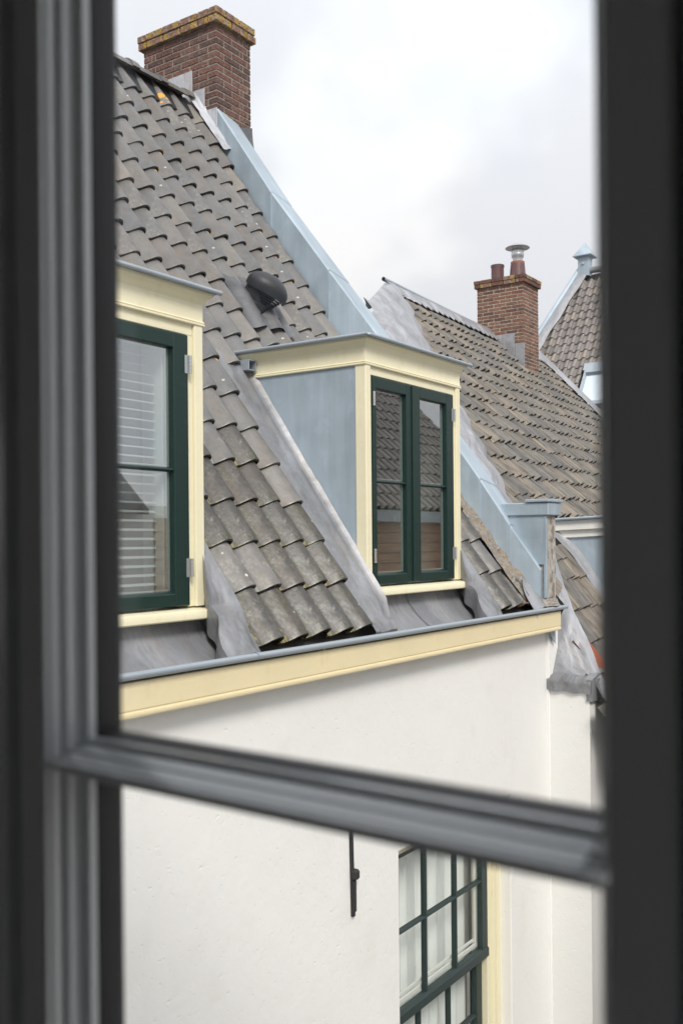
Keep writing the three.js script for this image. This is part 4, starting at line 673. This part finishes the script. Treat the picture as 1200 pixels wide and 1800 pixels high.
// ---------------------------------------------------------------- house across the alley, mirrored in the dormer glass
{
  const t = thing('opposite_house', 'house across the alley with brown boarded wall and pantile roof, mirrored in the dormer glass', 'house', [11, -H, 5.5]);
  const Z0 = 4.0, ye = 0.42;
  for (let k = 0; k < 14; k++) part(t, 'weatherboard', hull8([[7.6, ye - 0.30 - k * 0.15, Z0 + 0.005], [17, ye - 0.30 - k * 0.15, Z0 + 0.005], [17, ye - 0.30 - k * 0.15, Z0 + 0.03], [7.6, ye - 0.30 - k * 0.15, Z0 + 0.03], [7.6, ye - 0.155 - k * 0.15, Z0 + 0.022], [17, ye - 0.155 - k * 0.15, Z0 + 0.022], [17, ye - 0.155 - k * 0.15, Z0 + 0.03], [7.6, ye - 0.155 - k * 0.15, Z0 + 0.03]]), M.ochreWood);
  part(t, 'wall', cbox(4.2, 17, -H, ye - 0.02, Z0 + 0.04, Z0 + 5), M.plaster);
  part(t, 'gutter', cbox(8.8, 17.1, ye - 0.15, ye + 0.03, Z0 - 0.12, Z0 + 0.035, 0.01), M.zincRim);
  part(t, 'slanting_strip', hull8([[9.0, 0.18, Z0 - 0.1], [9.12, 0.18, Z0 - 0.1], [9.12, 0.18, Z0 - 0.04], [9.0, 0.18, Z0 - 0.04], [9.0, 0.30, Z0 - 0.1], [9.12, 0.30, Z0 - 0.1], [9.12, 0.30, Z0 - 0.04], [9.0, 0.30, Z0 - 0.04]].map((p, i) => [p[0] + (i % 4 === 1 || i % 4 === 2 ? 1.3 : 0), p[1] - (i % 4 === 1 || i % 4 === 2 ? 1.25 : 0), p[2]])), M.white);  // plain white strip slanting down across the boards
  const roof = shadows(new THREE.Mesh()); roof.name = 'roof'; t.add(roof); const P3 = Math.atan(0.95);
  roof.position.set(0, ye + H + 0.02, Z0 - 0.1 - 5.5); roof.quaternion.setFromRotationMatrix(new THREE.Matrix4().makeBasis(new THREE.Vector3(-1, 0, 0), new THREE.Vector3(0, Math.cos(P3), -Math.sin(P3)), new THREE.Vector3(0, -Math.sin(P3), -Math.cos(P3))));
  const sh = new THREE.Shape([[-6.1, 0], [2.0, 0], [-1.9, -5.0], [-6.1, -5.0]].map((p) => new THREE.Vector2(...p))); const g = new THREE.ExtrudeGeometry(sh, { depth: 0.03, bevelEnabled: false }); g.rotateX(Math.PI / 2); roof.geometry = boxUV(g); roof.material = M.deck;
  const geos = []; for (let k = 0; k < 4; k++) geos.push(pantile(0.215, 0.37, k));
  const list = []; for (let r = 0; r < 16; r++) for (let x = -6; x < 1.9 - r * 0.235; x += 0.215) { if (r > 4 && r < 9 && x > -1.2 && x < -0.3) continue; list.push({ x, z: -r * 0.3 }); }
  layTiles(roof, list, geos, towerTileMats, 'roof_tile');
  const sky = new THREE.Mesh(cbox(-1.2, -0.1, 0.03, 0.12, -2.6, -1.3, 0.01), M.zincRim); sky.name = 'roof_window'; roof.add(shadows(sky));
  const sp = new THREE.Mesh(cbox(-1.1, -0.2, 0.122, 0.128, -2.5, -1.4, 0.002), phy({ color: lin(0.3, 0.33, 0.36), metalness: 0.9, roughness: 0.05 })); sp.name = 'pane'; sky.add(shadows(sp));
  // lower wing with a small dormer
  part(t, 'wing_roof', hull8([[3.6, 0.30, Z0 - 0.1], [7.4, 0.30, Z0 - 0.1], [7.4, 1.35, Z0 + 1.0], [3.6, 1.35, Z0 + 1.0], [3.6, 0.35, Z0 - 0.1], [7.4, 0.35, Z0 - 0.1], [7.4, 1.4, Z0 + 1.0], [3.6, 1.4, Z0 + 1.0]]), tileMats[0]);
}

// ---------------------------------------------------------------- the room and the window looked through
{
  const y0 = -1.7, y1 = 1.15, x0 = -3.2, x1 = 0.47, za = 0.6, zb = 5.2, th = 0.15;
  const wz0 = 2.235, wz1 = 2.98, wy0 = -0.95, wy1 = 0.72;
  const rm = struct('room_wall', 'dim plastered walls of the room behind the open view', 'wall', [0, y0, 3]);
  part(rm, 'window_wall', [cbox(x1, x1 + 0.13, -H, wy0, za - th, zb + th, 0.003), cbox(x1, x1 + 0.13, wy1, y1 + 0.2, za - th, zb + th, 0.003), cbox(x1, x1 + 0.13, wy0, wy1, za - th, wz0, 0.003), cbox(x1, x1 + 0.13, wy0, wy1, wz1, zb + th, 0.003)], M.plaster);
  part(rm, 'back_wall', [cbox(x0 - th, x0, y0, -0.5, za - th, zb + th, 0.003), cbox(x0 - th, x0, 0.6, y1, za - th, zb + th, 0.003), cbox(x0 - th, x0, -0.5, 0.6, za - th, 3.6, 0.003), cbox(x0 - th, x0, -0.5, 0.6, 4.8, zb + th, 0.003)], M.room);   // unseen opening added behind the viewer, lets light onto the inner frame faces
  part(rm, 'side_wall', cbox(x0, x1, y0, y1, za - th, za, 0.003), M.room); part(rm, 'side_wall', cbox(x0, x1, y0, y1, zb, zb + th, 0.003), M.room);
  const fl = struct('floor', 'floor of the dim room', 'floor', [0, y0, 3]); part(fl, 'boards', cbox(x0 - th, x1, y0 - th, y0, za - th, zb + th, 0.003), M.liner);
  const ce = struct('ceiling', 'ceiling of the dim room', 'ceiling', [0, y1, 3]); part(ce, 'plaster', cbox(x0 - th, x1, y1, y1 + th, za - th, zb + th, 0.003), M.room);

  // fixed frame
  const X = 0.5;
  const fr = struct('window_frame', 'fixed dark grey window frame round the casement', 'window frame', [X, wy0, 2.389]); fr.rotation.y = -0.046;
  for (const [a, b] of [[wz0 - 0.03, 2.3285], [2.875, wz1 + 0.03]]) part(fr, 'jamb', cbox(X - 0.008, X + 0.085, wy0, wy1, a, b, 0.004), M.frame);
  for (const [a, b] of [[2.3285, 2.342], [2.861, 2.875]]) part(fr, 'rebate', cbox(X + 0.045, X + 0.085, wy0 + 0.05, wy1 - 0.05, a, b, 0.001), M.rubber);
  part(fr, 'head', cbox(X - 0.007, X + 0.084, wy1 - 0.05, wy1, 2.3285, 2.875, 0.004), M.frame); part(fr, 'sill', cbox(X - 0.007, X + 0.084, wy0, wy0 + 0.05, 2.3285, 2.875, 0.004), M.frame);

  // casement with moulded glazing rebates round two panes
  const c = thing('casement_window', 'dark grey moulded window casement close to the viewer, framing the view', 'window', [X, wy0 + 0.06, 2.389]); c.rotation.y = -0.046;   // the casement stands a touch ajar
  const cz0 = 2.3385, cz1 = 2.865, cy0 = wy0 + 0.053, cy1 = wy1 - 0.053, sz0 = 2.389, sz1 = 2.8145, o = 0.0155, GL = 0.537;
  const panes = [[-0.155, cy1 - 0.05], [cy0 + 0.05, -0.189]];
  part(c, 'stile', cbox(cz0, sz0 - o, cy0, cy1, -0.065, 0, 0.003).rotateY(-Math.PI / 2).translate(X, 0, 0), M.frame);
  part(c, 'stile', cbox(sz1 + o, cz1, cy0, cy1, -0.065, 0, 0.003).rotateY(-Math.PI / 2).translate(X, 0, 0), M.frame);
  part(c, 'rail', cbox(sz0 - o, sz1 + o, panes[0][1] + o, cy1 - 0.001, -0.064, -0.001, 0.003).rotateY(-Math.PI / 2).translate(X, 0, 0), M.frame);
  part(c, 'rail', cbox(sz0 - o, sz1 + o, cy0 + 0.001, panes[1][0] - o, -0.064, -0.001, 0.003).rotateY(-Math.PI / 2).translate(X, 0, 0), M.frame);
  part(c, 'glazing_bar', extrude([[X, -0.1705], [X, -0.1735], [GL, -0.187], [GL + 0.028, -0.187], [GL + 0.028, -0.157], [GL, -0.157]], 'z', sz0, sz1, 0.4), M.frame);
  // moulding: three beads stepping from the face down to the glass; [outward offset, depth]
  const mp = []; const arc = (x0, y0, x1, y1, bulge, n = 6) => { for (let i = 0; i <= n; i++) { const t = i / n, nx = y1 - y0, ny = -(x1 - x0), L = Math.hypot(nx, ny), h = bulge * Math.sin(t * Math.PI); mp.push([mix(x0, x1, t) + nx / L * h, mix(y0, y1, t) + ny / L * h]); } };
  mp.push([o, X]); arc(o - 0.0004, X + 0.0004, o - 0.0022, X + 0.0052, 0.0010); arc(o - 0.0030, X + 0.0056, o - 0.0066, X + 0.0160, 0.0030); arc(o - 0.0074, X + 0.0164, o - 0.0122, X + 0.0302, 0.0036); mp.push([0.0004, X + 0.0306], [0, GL]);
  panes.forEach(([pa, pb]) => {
    const ring = (q) => [[q[1], pa - q[0], sz0 - q[0]], [q[1], pa - q[0], sz1 + q[0]], [q[1], pb + q[0], sz1 + q[0]], [q[1], pb + q[0], sz0 - q[0]]];
    const build = (pf) => { const pos = []; for (let k = 0; k < pf.length - 1; k++) { const a = ring(pf[k]), b = ring(pf[k + 1]); for (let s = 0; s < 4; s++) { const t = (s + 1) % 4; pos.push(...a[s], ...b[s], ...b[t], ...a[s], ...b[t], ...a[t]); } } const g = new THREE.BufferGeometry(); g.setAttribute('position', new THREE.Float32BufferAttribute(pos, 3)); return toCreasedNormals(boxUV(g), 0.7); };
    part(c, 'glazing_moulding', build(mp), M.frame);
    part(c, 'glazing_gasket', build([[0, GL], [-0.001, GL + 0.001], [-0.001, GL + 0.026], [0.004, GL + 0.026]]), M.rubber);
    part(c, 'pane', cbox(sz0 - 0.003, sz1 + 0.003, pa - 0.003, pb + 0.003, -(GL + 0.0125), -(GL + 0.0115), 0.0001).rotateY(-Math.PI / 2), M.glassNear);
  });
}

renderer.render(scene, camera);
